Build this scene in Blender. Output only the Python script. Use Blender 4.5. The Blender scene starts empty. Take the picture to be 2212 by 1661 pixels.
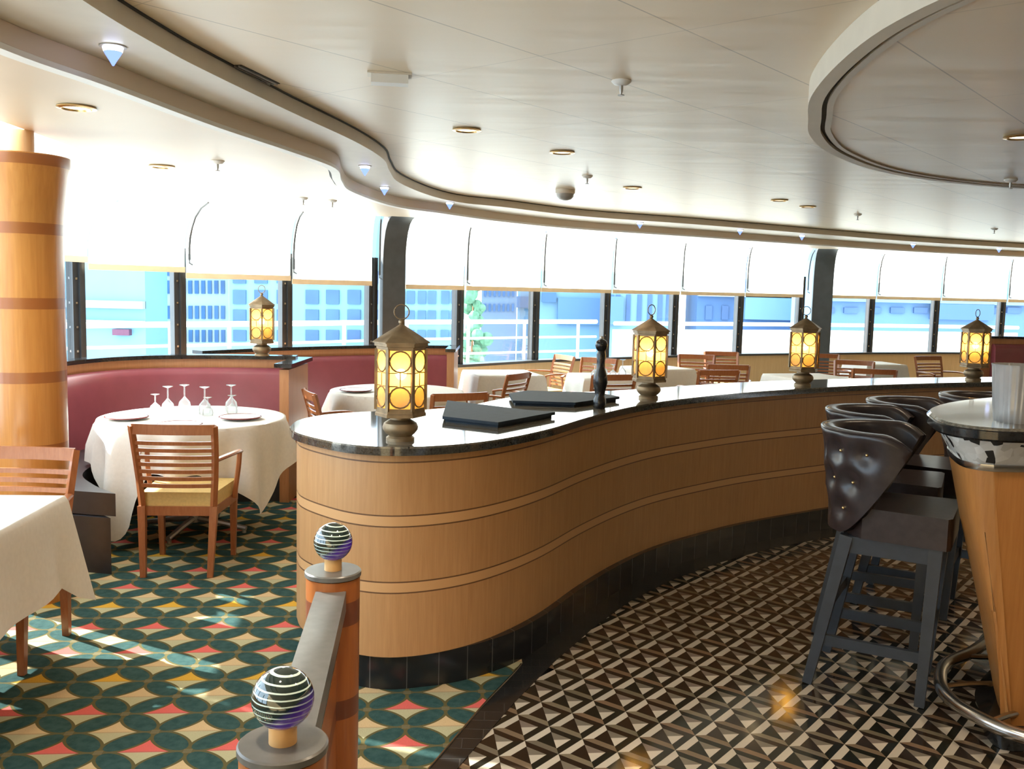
import bpy, bmesh, math, random
from mathutils import Vector, Matrix
from mathutils.geometry import tessellate_polygon

random.seed(7)
PI = math.pi
sin, cos, rad = math.sin, math.cos, math.radians
SC = bpy.context.scene
COL = SC.collection

# ------------------------------------------------------------------ camera
EYE = 1.65
PITCH, ROLL = rad(5.76), rad(1.36)
cd = bpy.data.cameras.new('camera')
cd.sensor_fit = 'HORIZONTAL'; cd.sensor_width = 36.0
cd.lens = 2047.0 / 2212.0 * 36.0
cd.clip_start = 0.05; cd.clip_end = 600
cam = bpy.data.objects.new('camera', cd); COL.objects.link(cam)
F_ = Vector((0, cos(PITCH), -sin(PITCH))); R0 = Vector((1, 0, 0)); U0 = R0.cross(F_)
R_ = cos(ROLL) * R0 + sin(ROLL) * U0; U_ = -sin(ROLL) * R0 + cos(ROLL) * U0
cam.matrix_world = Matrix(((R_.x, U_.x, -F_.x, 0), (R_.y, U_.y, -F_.y, 0), (R_.z, U_.z, -F_.z, EYE), (0, 0, 0, 1)))
SC.camera = cam

# ------------------------------------------------------------------ world, sun, exposure
w = bpy.data.worlds.new('sky'); SC.world = w; w.use_nodes = True
wn = w.node_tree.nodes; wl = w.node_tree.links
bg = wn['Background']
bg.inputs['Color'].default_value = (0.80, 0.90, 1.0, 1); bg.inputs['Strength'].default_value = 2.5
sd = bpy.data.lights.new('sun', 'SUN'); sd.energy = 12.0; sd.angle = rad(0.6); sd.color = (1.0, 0.93, 0.82)
sun = bpy.data.objects.new('sun', sd); COL.objects.link(sun)
sun.rotation_euler = Vector((0.75, -0.38, -0.56)).to_track_quat('-Z', 'Y').to_euler()
sun.location = (-20, 10, 30)
vs = SC.view_settings
vs.view_transform = 'Standard'; vs.look = 'None'; vs.gamma = 1.0; vs.use_curve_mapping = False
vs.exposure = 1.2
cy = SC.cycles
cy.use_denoising = True
cy.max_bounces = 8; cy.diffuse_bounces = 5; cy.glossy_bounces = 4; cy.transmission_bounces = 6; cy.transparent_max_bounces = 16
cy.sample_clamp_indirect = 6.0
cy.caustics_reflective = False; cy.caustics_refractive = False

# ------------------------------------------------------------------ material helpers
class NT:
    """small node-expression builder"""
    def __init__(s, name):
        s.m = bpy.data.materials.new(name); s.m.use_nodes = True
        s.t = s.m.node_tree; s.n = s.t.nodes; s.l = s.t.links
        s.b = s.n['Principled BSDF']; s.out = s.n['Material Output']
    def node(s, typ, **kw):
        o = s.n.new(typ)
        for k, v in kw.items(): setattr(o, k, v)
        return o
    def put(s, sock, v):
        if isinstance(v, (int, float)): sock.default_value = v
        elif isinstance(v, (tuple, list)): sock.default_value = tuple(v) + ((1,) if len(v) == 3 and sock.type == 'RGBA' else ())
        else: s.l.new(v, sock)
    def m2(s, op, a, b=0.0, c=None):
        o = s.node('ShaderNodeMath', operation=op)
        s.put(o.inputs[0], a); s.put(o.inputs[1], b)
        if c is not None: s.put(o.inputs[2], c)
        return o.outputs[0]
    def mix(s, f, a, b):
        o = s.node('ShaderNodeMix', data_type='RGBA')
        s.put(o.inputs[0], f); s.put(o.inputs[6], a); s.put(o.inputs[7], b)
        return o.outputs[2]
    def pos(s):
        if not hasattr(s, '_p'):
            s._p = s.node('ShaderNodeTexCoord').outputs['Object']
            x = s.node('ShaderNodeSeparateXYZ'); s.l.new(s._p, x.inputs[0]); s._x = x.outputs
        return s._p
    def xyz(s): s.pos(); return s._x
    def noise(s, scale=(1, 1, 1), detail=3, rough=0.5, dist=0.0):
        mp = s.node('ShaderNodeMapping'); s.l.new(s.pos(), mp.inputs[0]); mp.inputs['Scale'].default_value = scale
        n = s.node('ShaderNodeTexNoise'); n.inputs['Scale'].default_value = 1.0; n.inputs['Detail'].default_value = detail
        n.inputs['Roughness'].default_value = rough; n.inputs['Distortion'].default_value = dist
        s.l.new(mp.outputs[0], n.inputs['Vector'])
        return n.outputs[0]
    def ramp(s, f, a, b):
        o = s.node('ShaderNodeMapRange'); s.put(o.inputs[0], f); o.inputs[1].default_value = a; o.inputs[2].default_value = b
        return o.outputs[0]
    def bump(s, h, strength=0.2, dist=0.01):
        o = s.node('ShaderNodeBump'); o.inputs['Strength'].default_value = strength; o.inputs['Distance'].default_value = dist
        s.l.new(h, o.inputs['Height']); s.l.new(o.outputs[0], s.b.inputs['Normal'])
    def set(s, **kw):
        for k, v in kw.items(): s.put(s.b.inputs[k.replace('_', ' ')], v)
        return s.m

def plain(name, col, rough=0.5, metal=0.0, var=0.12, scale=9.0, **kw):
    t = NT(name)
    f = t.ramp(t.noise((scale,) * 3, 3), 0.3, 0.7)
    dk = tuple(c * (1 - var) for c in col); lt = tuple(min(1, c * (1 + var)) for c in col)
    t.set(Base_Color=t.mix(f, dk, lt), Roughness=rough, Metallic=metal)
    for k, v in kw.items(): t.put(t.b.inputs[k.replace('_', ' ')], v)
    return t.m

def wood(name, col, dark, rough=0.35, grain=(60, 60, 3), lines=None, bands=None, linecol=(0.08, 0.03, 0.015), bandcol=None, coat=0.0, seams=None):
    t = NT(name)
    n = t.ramp(t.noise(grain, 4, 0.6, 0.6), 0.3, 0.72)
    n2 = t.ramp(t.noise((2.2, 2.2, 1.2), 2), 0.3, 0.7)
    c = t.mix(n, dark, col)
    c = t.mix(t.m2('MULTIPLY', n2, 0.25), c, tuple(v * 0.72 for v in col))
    z = t.xyz()[2]
    for (z0, z1) in (bands or []):
        k = t.m2('MULTIPLY', t.m2('GREATER_THAN', z, z0), t.m2('LESS_THAN', z, z1))
        c = t.mix(k, c, bandcol)
    for (z0, hw) in (lines or []):
        k = t.m2('LESS_THAN', t.m2('ABSOLUTE', t.m2('SUBTRACT', z, z0)), hw)
        c = t.mix(t.m2('MULTIPLY', k, 0.85), c, linecol)
    t.set(Base_Color=c, Roughness=rough)
    t.b.inputs['Coat Weight'].default_value = coat; t.b.inputs['Coat Roughness'].default_value = 0.15
    t.bump(n, 0.05, 0.003)
    return t.m

def glow(name, col, strength):
    t = NT(name)
    t.n.remove(t.b)
    e = t.node('ShaderNodeEmission'); e.inputs[0].default_value = (*col, 1); e.inputs[1].default_value = strength
    t.l.new(e.outputs[0], t.out.inputs[0])
    return t.m

# ------------------------------------------------------------------ mesh helpers
def new(): return bmesh.new()

def box(bm, c, s, rz=0.0, M=None, mi=0):
    hx, hy, hz = s[0] / 2, s[1] / 2, s[2] / 2
    T = Matrix.Translation(c) @ Matrix.Rotation(rz, 4, 'Z')
    if M is not None: T = M @ T
    v = [bm.verts.new(T @ Vector((x, y, z))) for z in (-hz, hz) for x, y in ((-hx, -hy), (hx, -hy), (hx, hy), (-hx, hy))]
    for q in ((3, 2, 1, 0), (4, 5, 6, 7), (0, 1, 5, 4), (1, 2, 6, 5), (2, 3, 7, 6), (3, 0, 4, 7)):
        bm.faces.new([v[i] for i in q]).material_index = mi
    return v

def beam(bm, a, b, sx, sy, up=(0, 0, 1), taper=1.0, mi=0):
    """rectangular bar from a to b"""
    a = Vector(a); b = Vector(b); d = (b - a).normalized(); u = Vector(up)
    s = d.cross(u)
    if s.length < 1e-4: s = d.cross(Vector((0, 1, 0)))
    s.normalize(); u = s.cross(d).normalized()
    vs_ = []
    for p, k in ((a, 1.0), (b, taper)):
        for x, y in ((-1, -1), (1, -1), (1, 1), (-1, 1)):
            vs_.append(bm.verts.new(p + s * (x * sx / 2 * k) + u * (y * sy / 2 * k)))
    for q in ((3, 2, 1, 0), (4, 5, 6, 7), (0, 1, 5, 4), (1, 2, 6, 5), (2, 3, 7, 6), (3, 0, 4, 7)):
        bm.faces.new([vs_[i] for i in q]).material_index = mi

def lathe(bm, prof, c=(0, 0, 0), n=24, rot0=0.0, caps=True, mi=0, M=None, flute=None):
    """prof = [(r,z)...]; closed by caps when the ends have radius"""
    rings = []
    for r, z in prof:
        ring = []
        for i in range(n):
            a = rot0 + 2 * PI * i / n
            rr = r if flute is None else r * flute(a)
            p = Vector((c[0] + rr * cos(a), c[1] + rr * sin(a), c[2] + z))
            ring.append(bm.verts.new(M @ p if M is not None else p))
        rings.append(ring)
    for A, B in zip(rings, rings[1:]):
        for i in range(n):
            j = (i + 1) % n
            bm.faces.new((A[i], A[j], B[j], B[i])).material_index = mi
    if caps:
        bm.faces.new(rings[0][::-1]).material_index = mi; bm.faces.new(rings[-1]).material_index = mi

def tube(bm, pts, r, n=8, closed=False, mi=0, flat=1.0):
    pts = [Vector(p) for p in pts]; m = len(pts); rings = []
    for i, p in enumerate(pts):
        a = pts[(i - 1) % m] if (closed or i > 0) else p
        b = pts[(i + 1) % m] if (closed or i < m - 1) else p
        d = (b - a).normalized()
        u = Vector((0, 0, 1))
        if abs(d.z) > 0.95: u = Vector((0, 1, 0))
        s = d.cross(u).normalized(); u = s.cross(d).normalized()
        rr = r[i] if isinstance(r, (list, tuple)) else r
        rings.append([bm.verts.new(p + s * (rr * cos(2 * PI * k / n)) + u * (rr * flat * sin(2 * PI * k / n))) for k in range(n)])
    prs = list(zip(rings, rings[1:])) + ([(rings[-1], rings[0])] if closed else [])
    for A, B in prs:
        for k in range(n):
            j = (k + 1) % n
            bm.faces.new((A[k], A[j], B[j], B[k])).material_index = mi
    if not closed:
        bm.faces.new(rings[0][::-1]).material_index = mi; bm.faces.new(rings[-1]).material_index = mi

def prism(bm, poly, z0, z1, mi=0):
    """extruded polygon; caps filled by ear clipping so that thin curved strips stay strips"""
    poly = [(p[0], p[1]) for p in poly]
    A = [bm.verts.new((x, y, z0)) for x, y in poly]; B = [bm.verts.new((x, y, z1)) for x, y in poly]
    n = len(poly)
    for i in range(n):
        j = (i + 1) % n
        bm.faces.new((A[i], A[j], B[j], B[i])).material_index = mi
    if n <= 4 or convex(poly):
        bm.faces.new(A[::-1]).material_index = mi; bm.faces.new(B).material_index = mi
        return
    for t in tessellate_polygon([[Vector((x, y, 0)) for x, y in poly]]):
        for R, o in ((A, (2, 1, 0)), (B, (0, 1, 2))):
            bm.faces.new([R[t[k]] for k in o]).material_index = mi

def convex(P):
    s = 0; n = len(P)
    for i in range(n):
        a, b, c = P[i], P[(i + 1) % n], P[(i + 2) % n]
        k = (b[0] - a[0]) * (c[1] - b[1]) - (b[1] - a[1]) * (c[0] - b[0])
        if abs(k) > 1e-9:
            if s and (k > 0) != (s > 0): return False
            s = k
    return True

def grid(bm, rows, mi=0, close=False):
    """rows of points -> quad sheet"""
    V = [[bm.verts.new(p) for p in r] for r in rows]
    for A, B in zip(V, V[1:]):
        n = len(A)
        for i in range(n if close else n - 1):
            j = (i + 1) % n
            bm.faces.new((A[i], A[j], B[j], B[i])).material_index = mi
    return V

def ball(bm, c, r, n=20, m=12, s=(1, 1, 1)):
    prof = [(max(1e-4, r * sin(PI * i / m)) * 1.0, -r * cos(PI * i / m)) for i in range(m + 1)]
    lathe(bm, [(a * s[0], b * s[2]) for a, b in prof], c, n)

def spline(P, n=8, closed=False):
    P = [Vector(p) for p in P]; out = []; m = len(P)
    rng = range(m) if closed else range(m - 1)
    for i in rng:
        p0 = P[(i - 1) % m] if (closed or i > 0) else P[i] * 2 - P[i + 1]
        p1 = P[i]; p2 = P[(i + 1) % m]
        p3 = P[(i + 2) % m] if (closed or i < m - 2) else P[i + 1] * 2 - P[i]
        for k in range(n):
            t = k / n
            out.append(0.5 * ((2 * p1) + (p2 - p0) * t + (2 * p0 - 5 * p1 + 4 * p2 - p3) * t * t + (3 * p1 - p0 - 3 * p2 + p3) * t ** 3))
    if not closed: out.append(P[-1].copy())
    return out

def offset(P, d, closed=False):
    """shift a 2D polyline to its left by d"""
    out = []; n = len(P)
    for i, p in enumerate(P):
        a = P[(i - 1) % n] if (closed or i > 0) else P[i]
        b = P[(i + 1) % n] if (closed or i < n - 1) else P[i]
        t = Vector((b[0] - a[0], b[1] - a[1])).normalized()
        out.append(Vector((p[0] - t.y * d, p[1] + t.x * d)))
    return out

def bevel(bm, w_=0.008, seg=2, ang=35):
    es = [e for e in bm.edges if len(e.link_faces) == 2 and e.calc_face_angle(0) > rad(ang)]
    if es: bmesh.ops.bevel(bm, geom=es, offset=w_, segments=seg, affect='EDGES', clamp_overlap=True)

def obj(name, bm, mats, parent=None, ang=35, flip=True):
    if flip: bmesh.ops.recalc_face_normals(bm, faces=bm.faces[:])
    for f in bm.faces: f.smooth = True
    for e in bm.edges:
        if len(e.link_faces) != 2 or e.calc_face_angle(0) > rad(ang): e.smooth = False
    me = bpy.data.meshes.new(name); bm.to_mesh(me); bm.free()
    for m in (mats if isinstance(mats, (list, tuple)) else [mats]): me.materials.append(m)
    o = bpy.data.objects.new(name, me); COL.objects.link(o)
    if parent is not None: o.parent = parent
    return o

def tag(o, label, cat, group=None):
    o['label'] = label; o['category'] = cat
    if group: o['group'] = group
    return o

def thing(name, label, cat, loc=(0, 0, 0), rz=0.0, group=None):
    o = bpy.data.objects.new(name, None); COL.objects.link(o)
    o.empty_display_size = 0.1; o.location = loc; o.rotation_euler = (0, 0, rz)
    return tag(o, label, cat, group)

def struct(o, label=None, cat=None):
    o['kind'] = 'structure'
    if label: o['label'] = label
    if cat: o['category'] = cat
    return o

def dup(root, loc, rz, label, group=None, scale=None):
    r = root.copy(); COL.objects.link(r); r.location = loc; r.rotation_euler = (0, 0, rz); r['label'] = label
    if scale: r.scale = (scale,) * 3
    if group: r['group'] = group
    for ch in list(root.children):
        c = ch.copy(); COL.objects.link(c); c.parent = r
        for g in ch.children:
            d = g.copy(); COL.objects.link(d); d.parent = c
    return r

# ------------------------------------------------------------------ materials
M = {}
M['black_stone'] = plain('black_stone', (0.016, 0.017, 0.018), 0.12, scale=40, var=0.4)
M['granite'] = plain('granite', (0.05, 0.05, 0.046), 0.07, scale=120, var=0.6, Specular_IOR_Level=0.9)
M['rail_stone'] = plain('grey_rail_stone', (0.115, 0.112, 0.105), 0.3, scale=40)
M['collar'] = plain('pale_copper', (0.66, 0.38, 0.15), 0.3)
M['slate'] = plain('slate', (0.032, 0.046, 0.065), 0.6, scale=30, Specular_IOR_Level=0.15)
M['counter_wood'] = wood('counter_wood', (0.62, 0.345, 0.155), (0.52, 0.275, 0.115), 0.38, (70, 70, 4),
    lines=[(0.952, 0.003), (0.735, 0.003), (0.690, 0.003), (0.462, 0.003), (0.417, 0.003)],
    bands=[(0.692, 0.733), (0.419, 0.460)], bandcol=(0.68, 0.39, 0.18), coat=0.15)
M['column_wood'] = wood('column_wood', (0.62, 0.28, 0.07), (0.50, 0.20, 0.045), 0.3, (50, 50, 2.5),
    bands=[(1.86, 1.915), (1.495, 1.55), (1.13, 1.185), (0.765, 0.82), (0.40, 0.455), (2.19, 2.24)], bandcol=(0.34, 0.115, 0.03), coat=0.3)
M['post_wood'] = wood('post_wood', (0.40, 0.13, 0.03), (0.30, 0.085, 0.02), 0.3, (60, 60, 4),
    bands=[(0.80, 0.86), (0.56, 0.61), (0.30, 0.35)], bandcol=(0.16, 0.045, 0.02), coat=0.3)
M['bar_wood'] = wood('bar_wood', (0.52, 0.23, 0.065), (0.42, 0.17, 0.045), 0.35, (55, 55, 3), coat=0.2)
M['chair_wood'] = wood('chair_wood', (0.40, 0.145, 0.055), (0.30, 0.095, 0.03), 0.32, (70, 70, 12), coat=0.25)
M['booth_wood'] = wood('booth_wood', (0.56, 0.27, 0.12), (0.46, 0.20, 0.08), 0.4, (70, 70, 5))
M['pale_wood'] = wood('pale_wood', (0.80, 0.58, 0.33), (0.72, 0.50, 0.27), 0.4, (40, 40, 4))
M['maroon'] = plain('maroon_leather', (0.27, 0.065, 0.085), 0.33, scale=8, var=0.07)
M['seat_black'] = plain('charcoal_leather', (0.028, 0.028, 0.033), 0.32, scale=20)
M['stool_leather'] = plain('dark_brown_leather', (0.036, 0.026, 0.026), 0.33, scale=24, var=0.25)
M['stool_paint'] = plain('slate_blue_paint', (0.035, 0.045, 0.06), 0.4, scale=20)
M['yellow_fabric'] = plain('yellow_upholstery', (0.62, 0.44, 0.16), 0.75, scale=60, var=0.08)
M['cloth'] = plain('white_linen', (0.80, 0.79, 0.76), 0.85, scale=50, var=0.03)
M['china'] = plain('white_china', (0.82, 0.82, 0.80), 0.15, var=0.02)
M['china_rim'] = plain('wine_red_rim', (0.20, 0.05, 0.05), 0.2)
M['steel'] = plain('brushed_steel', (0.55, 0.54, 0.52), 0.22, 1.0, var=0.06)
M['grey_metal'] = plain('grey_metal', (0.42, 0.41, 0.40), 0.4, 0.7)
M['brass'] = plain('brass', (0.80, 0.58, 0.28), 0.28, 1.0)
M['bronze'] = plain('aged_bronze', (0.30, 0.215, 0.125), 0.45, 0.5, scale=18, var=0.25)
M['frame_dark'] = plain('dark_window_frame', (0.035, 0.038, 0.042), 0.4)
M['beam_grey'] = plain('dark_grey_beam', (0.055, 0.06, 0.062), 0.5)
M['white_paint'] = plain('white_paint', (0.80, 0.80, 0.78), 0.5, var=0.03)
M['cream_paint'] = plain('cream_paint', (0.66, 0.60, 0.50), 0.5, var=0.03)
M['soffit'] = plain('soffit_paint', (0.62, 0.57, 0.49), 0.45, var=0.03)
M['low_ceiling'] = plain('low_ceiling_panel', (0.64, 0.53, 0.41), 0.45, var=0.03, scale=2.0)
M['dark_hole'] = plain('dark_slot', (0.02, 0.018, 0.015), 0.7)
M['grey_plastic'] = plain('grey_plastic', (0.30, 0.29, 0.27), 0.4)

def glass_mat(name, tint, gloss=0.08):
    t = NT(name); t.n.remove(t.b)
    a = t.node('ShaderNodeBsdfTransparent'); a.inputs[0].default_value = (*tint, 1)
    g = t.node('ShaderNodeBsdfGlossy'); g.inputs['Roughness'].default_value = 0.02
    fr = t.node('ShaderNodeFresnel'); fr.inputs[0].default_value = 1.35
    mx = t.node('ShaderNodeMixShader'); f = t.m2('MULTIPLY', fr.outputs[0], gloss * 10)
    t.l.new(f, mx.inputs[0]); t.l.new(a.outputs[0], mx.inputs[1]); t.l.new(g.outputs[0], mx.inputs[2])
    t.l.new(mx.outputs[0], t.out.inputs[0])
    return t.m
M['pane'] = glass_mat('tinted_pane', (0.80, 0.93, 1.0), 0.05)
M['glass'] = glass_mat('drinking_glass', (0.93, 0.95, 0.96), 0.1)
_t = M['glass'].node_tree; _o = _t.nodes['Material Output']; _s = _o.inputs[0].links[0].from_socket
_d = _t.nodes.new('ShaderNodeBsdfTranslucent'); _d.inputs[0].default_value = (0.95, 0.95, 0.95, 1)
_m = _t.nodes.new('ShaderNodeMixShader'); _m.inputs[0].default_value = 0.22
_t.links.new(_s, _m.inputs[1]); _t.links.new(_d.outputs[0], _m.inputs[2]); _t.links.new(_m.outputs[0], _o.inputs[0])

def shade_mat():
    t = NT('translucent_shade_cloth'); t.n.remove(t.b)
    w_ = t.ramp(t.noise((40, 40, 40), 2), 0.3, 0.7)
    c = t.mix(w_, (0.86, 0.83, 0.76), (0.90, 0.87, 0.80))
    d = t.node('ShaderNodeBsdfDiffuse'); tr = t.node('ShaderNodeBsdfTranslucent')
    t.l.new(c, d.inputs[0]); t.l.new(c, tr.inputs[0])
    mx = t.node('ShaderNodeMixShader'); mx.inputs[0].default_value = 0.72
    t.l.new(d.outputs[0], mx.inputs[1]); t.l.new(tr.outputs[0], mx.inputs[2]); t.l.new(mx.outputs[0], t.out.inputs[0])
    return t.m
M['shade'] = shade_mat()
M['hem'] = plain('shade_hem', (0.74, 0.58, 0.38), 0.7, var=0.05)

def amber_mat(name, col, clear):
    t = NT(name); t.n.remove(t.b)
    n_ = t.ramp(t.noise((25, 25, 25), 2), 0.3, 0.7)
    c = t.mix(n_, tuple(v * 0.85 for v in col), col)
    tr = t.node('ShaderNodeBsdfTranslucent'); t.l.new(c, tr.inputs[0])
    a = t.node('ShaderNodeBsdfTransparent'); t.l.new(c, a.inputs[0])
    d = t.node('ShaderNodeBsdfDiffuse'); t.l.new(c, d.inputs[0])
    m1 = t.node('ShaderNodeMixShader'); m1.inputs[0].default_value = clear
    t.l.new(tr.outputs[0], m1.inputs[1]); t.l.new(a.outputs[0], m1.inputs[2])
    m2_ = t.node('ShaderNodeMixShader'); m2_.inputs[0].default_value = 0.25
    t.l.new(m1.outputs[0], m2_.inputs[1]); t.l.new(d.outputs[0], m2_.inputs[2]); t.l.new(m2_.outputs[0], t.out.inputs[0])
    return t.m
M['amber'] = amber_mat('amber_glass', (1.0, 0.78, 0.34), 0.28)
M['roundel'] = amber_mat('pale_amber_roundel', (0.97, 0.84, 0.60), 0.05)
M['bulb'] = glow('lantern_bulb', (1.0, 0.62, 0.22), 95.0)
M['lamp_disc'] = glow('downlight_lamp', (1.0, 0.72, 0.38), 4.0)
M['blue_glow'] = glow('blue_crystal_glow', (0.16, 0.24, 1.0), 1.3)
M['blue_core'] = glow('blue_white_lamp', (0.75, 0.82, 1.0), 4.0)

# carpet: rows of overlapping circles woven at a 12 inch repeat
def carpet_mat():
    t = NT('petal_carpet'); X = t.xyz()
    ca, sa, c = cos(0.094), sin(0.094), 0.3045
    x = t.m2('SUBTRACT', X[0], -1.5956); y = t.m2('SUBTRACT', X[1], 3.450)
    u = t.m2('DIVIDE', t.m2('ADD', t.m2('MULTIPLY', x, ca), t.m2('MULTIPLY', y, sa)), c)
    v = t.m2('DIVIDE', t.m2('SUBTRACT', t.m2('MULTIPLY', y, ca), t.m2('MULTIPLY', x, sa)), c)
    a = t.m2('ADD', u, v); b = t.m2('SUBTRACT', v, u)
    ra = t.m2('ROUND', a); rb = t.m2('ROUND', b)
    fa = t.m2('ABSOLUTE', t.m2('SUBTRACT', a, ra)); fb = t.m2('ABSOLUTE', t.m2('SUBTRACT', b, rb))
    def ell(p, q):
        k = t.m2('DIVIDE', t.m2('SUBTRACT', p, 0.5), 0.258); k2 = t.m2('DIVIDE', q, 0.5)
        return t.m2('ADD', t.m2('MULTIPLY', k, k), t.m2('MULTIPLY', k2, k2))
    d = t.m2('MINIMUM', ell(fa, fb), ell(fb, fa))
    n = t.m2('ADD', ra, rb)
    wv = t.m2('SUBTRACT', v, t.m2('MULTIPLY', n, 0.5))
    odd = t.m2('FLOORED_MODULO', n, 2.0); six = t.m2('FLOORED_MODULO', n, 6.0)
    fuzz = t.noise((160, 160, 160), 2); big = t.noise((1.3, 1.3, 1.3), 2)
    coral = t.mix(t.m2('COMPARE', six, 2.0, 0.3), (0.66, 0.13, 0.11), (0.62, 0.35, 0.04))
    upc = t.mix(t.m2('GREATER_THAN', odd, 0.5), coral, (0.58, 0.42, 0.23))
    dia = t.mix(t.m2('GREATER_THAN', wv, -0.012), (0.44, 0.41, 0.25), upc)
    petal = t.mix(t.ramp(t.noise((30, 30, 30), 3), 0.35, 0.65), (0.024, 0.062, 0.060), (0.038, 0.086, 0.080))
    olive = (0.115, 0.095, 0.035)
    tips = t.m2('GREATER_THAN', t.m2('ADD', fa, fb), 0.90)
    col = t.mix(t.m2('LESS_THAN', d, 1.0), dia, olive)
    col = t.mix(t.m2('LESS_THAN', d, 0.66), col, petal)
    col = t.mix(tips, col, (0.17, 0.135, 0.07))
    seam = t.m2('LESS_THAN', t.m2('ABSOLUTE', wv), 0.012)
    col = t.mix(t.m2('MULTIPLY', seam, 0.35), col, (0.12, 0.12, 0.08))
    col = t.mix(t.m2('MULTIPLY', fuzz, 0.12), col, (0.02, 0.03, 0.03))
    t.set(Base_Color=col, Roughness=0.95, Specular_IOR_Level=0.1)
    t.bump(fuzz, 0.35, 0.004)
    return t.m
M['carpet'] = carpet_mat()

def ceiling_mat(name, col, rough):
    t = NT(name); X = t.xyz()
    a = t.m2('DIVIDE', t.m2('ADD', t.m2('MULTIPLY', X[0], 0.768), t.m2('MULTIPLY', X[1], -0.640)), 0.615)
    b = t.m2('DIVIDE', t.m2('ADD', t.m2('MULTIPLY', X[0], 0.640), t.m2('MULTIPLY', X[1], 0.768)), 1.23)
    def line(q, off, hw):
        f = t.m2('FRACT', t.m2('ADD', q, off))
        return t.m2('LESS_THAN', t.m2('ABSOLUTE', t.m2('SUBTRACT', f, 0.5)), hw)
    k = t.m2('MAXIMUM', line(a, 0.177, 0.005), t.m2('MULTIPLY', line(b, 0.2, 0.0025), 0.5))
    n = t.noise((0.5, 0.5, 0.5), 2)
    c = t.mix(n, tuple(v * 0.94 for v in col), tuple(min(1, v * 1.05) for v in col))
    c = t.mix(t.m2('MULTIPLY', k, 0.6), c, (0.22, 0.18, 0.13))
    t.set(Base_Color=c, Roughness=rough, Specular_IOR_Level=0.4)
    t.bump(t.noise((1.0, 4.0, 1.0), 2), 0.35, 0.012)
    return t.m
M['ceiling'] = ceiling_mat('ceiling_panel', (0.76, 0.645, 0.49), 0.34)

# ------------------------------------------------------------------ plan curves
E_NODES = [(-2.30, -1.0), (-2.33, 0.2), (-2.35, 1.4), (-2.38, 2.5), (-2.40, 3.6), (-2.41, 4.6), (-2.46, 5.75), (-2.56, 6.8), (-2.68, 7.7), (-2.60, 8.35), (-2.0, 9.2), (-1.40, 10.0),
           (-0.5, 11.0), (0.4, 11.95), (1.35, 12.65), (2.4, 13.4), (3.5, 14.05), (4.6, 14.6), (5.9, 15.2), (7.1, 15.7), (8.4, 16.1), (9.7, 16.5), (11.0, 16.8)]
W_NODES = [(-2.8, -1.0), (-2.9, 0.2), (-3.0, 1.4), (-3.15, 2.5), (-3.3, 3.6), (-3.48, 4.7), (-3.62, 5.8), (-3.68, 6.9), (-3.64, 7.9), (-3.11, 8.8), (-2.31, 9.6), (-1.55, 10.3),
           (-0.66, 11.2), (0.26, 12.2), (1.25, 13.0), (2.32, 13.8), (3.43, 14.5), (4.52, 15.05), (5.88, 15.7), (7.17, 16.2), (8.5, 16.6), (9.9, 17.0), (11.2, 17.3)]
CURVE_L = spline([(-1.0, -1.0), (-1.45, 0.6), (-1.63, 2.0), (-1.6, 3.0), (-1.5, 3.55), (-1.37, 4.4), (-1.2, 5.2), (-1.1, 5.85), (-1.19, 6.55), (-1.24, 7.3), (-1.07, 8.5), (-0.71, 9.15), (-0.13, 10.1),
                  (0.78, 11.05), (2.2, 11.95), (4.2, 13.3), (6.0, 14.4), (8.1, 15.3), (11.0, 16.2)], 6)
CURVE_U = spline([(-0.4, -1.0), (-0.95, 0.6), (-1.22, 1.9), (-1.25, 2.8), (-1.22, 3.35), (-1.17, 3.75), (-1.05, 4.5), (-0.90, 5.35), (-0.84, 6.05), (-0.88, 6.65), (-0.90, 7.4), (-0.74, 8.4), (-0.5, 9.0), (-0.12, 9.35),
                  (0.71, 10.26), (2.05, 11.05), (3.9, 12.3), (5.5, 13.35), (7.6, 14.35), (11.0, 15.6)], 6)
FRONT = spline([(-0.95, 4.16), (-0.90, 4.03), (-0.80, 3.90), (-0.65, 3.765), (-0.50, 3.715), (-0.34, 3.75), (-0.17, 3.86), (-0.01, 4.04), (0.16, 4.31), (0.36, 4.72), (0.60, 5.14), (0.86, 5.50), (1.20, 5.85), (1.55, 6.16),
                (2.0, 6.48), (2.4, 6.74), (3.0, 7.05), (3.6, 7.31), (4.3, 7.56), (5.2, 7.82)], 5)
BACK = spline([(-0.95, 4.16), (-0.955, 4.38), (-0.86, 4.58), (-0.66, 4.72), (-0.42, 4.83), (-0.20, 5.06), (-0.02, 5.42), (0.18, 5.66), (0.5, 5.88), (0.9, 6.16), (1.3, 6.49), (1.7, 6.79), (2.2, 7.08), (2.9, 7.41), (3.5, 7.62),
               (4.3, 7.89), (5.2, 8.14)], 5)
OUTLINE = FRONT + BACK[1:][::-1]          # counter clockwise

Z_LOW, Z_MID, Z_TOP = 2.37, 2.44, 2.512
SILL = 0.72

# ------------------------------------------------------------------ floor
bm = new()
K_EDGE = [(-1.0, -1.0), (-0.80, 1.2), (-0.60, 2.15), (-0.42, 2.65), (-0.24, 3.15), (-0.09, 3.6), (0.03, 3.92), (0.075, 4.05), (0.06, 4.3), (0.20, 4.7), (0.40, 5.1), (0.75, 5.75), (1.5, 6.4), (2.6, 7.0), (4.0, 7.6), (5.2, 7.95), (8.0, 8.4), (11.2, 8.6)]
poly = K_EDGE + [(p[0] + 0.02, p[1]) for p in W_NODES[::-1]]
prism(bm, poly, -0.02, 0.004)
struct(obj('floor', bm, M['carpet']))

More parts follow.
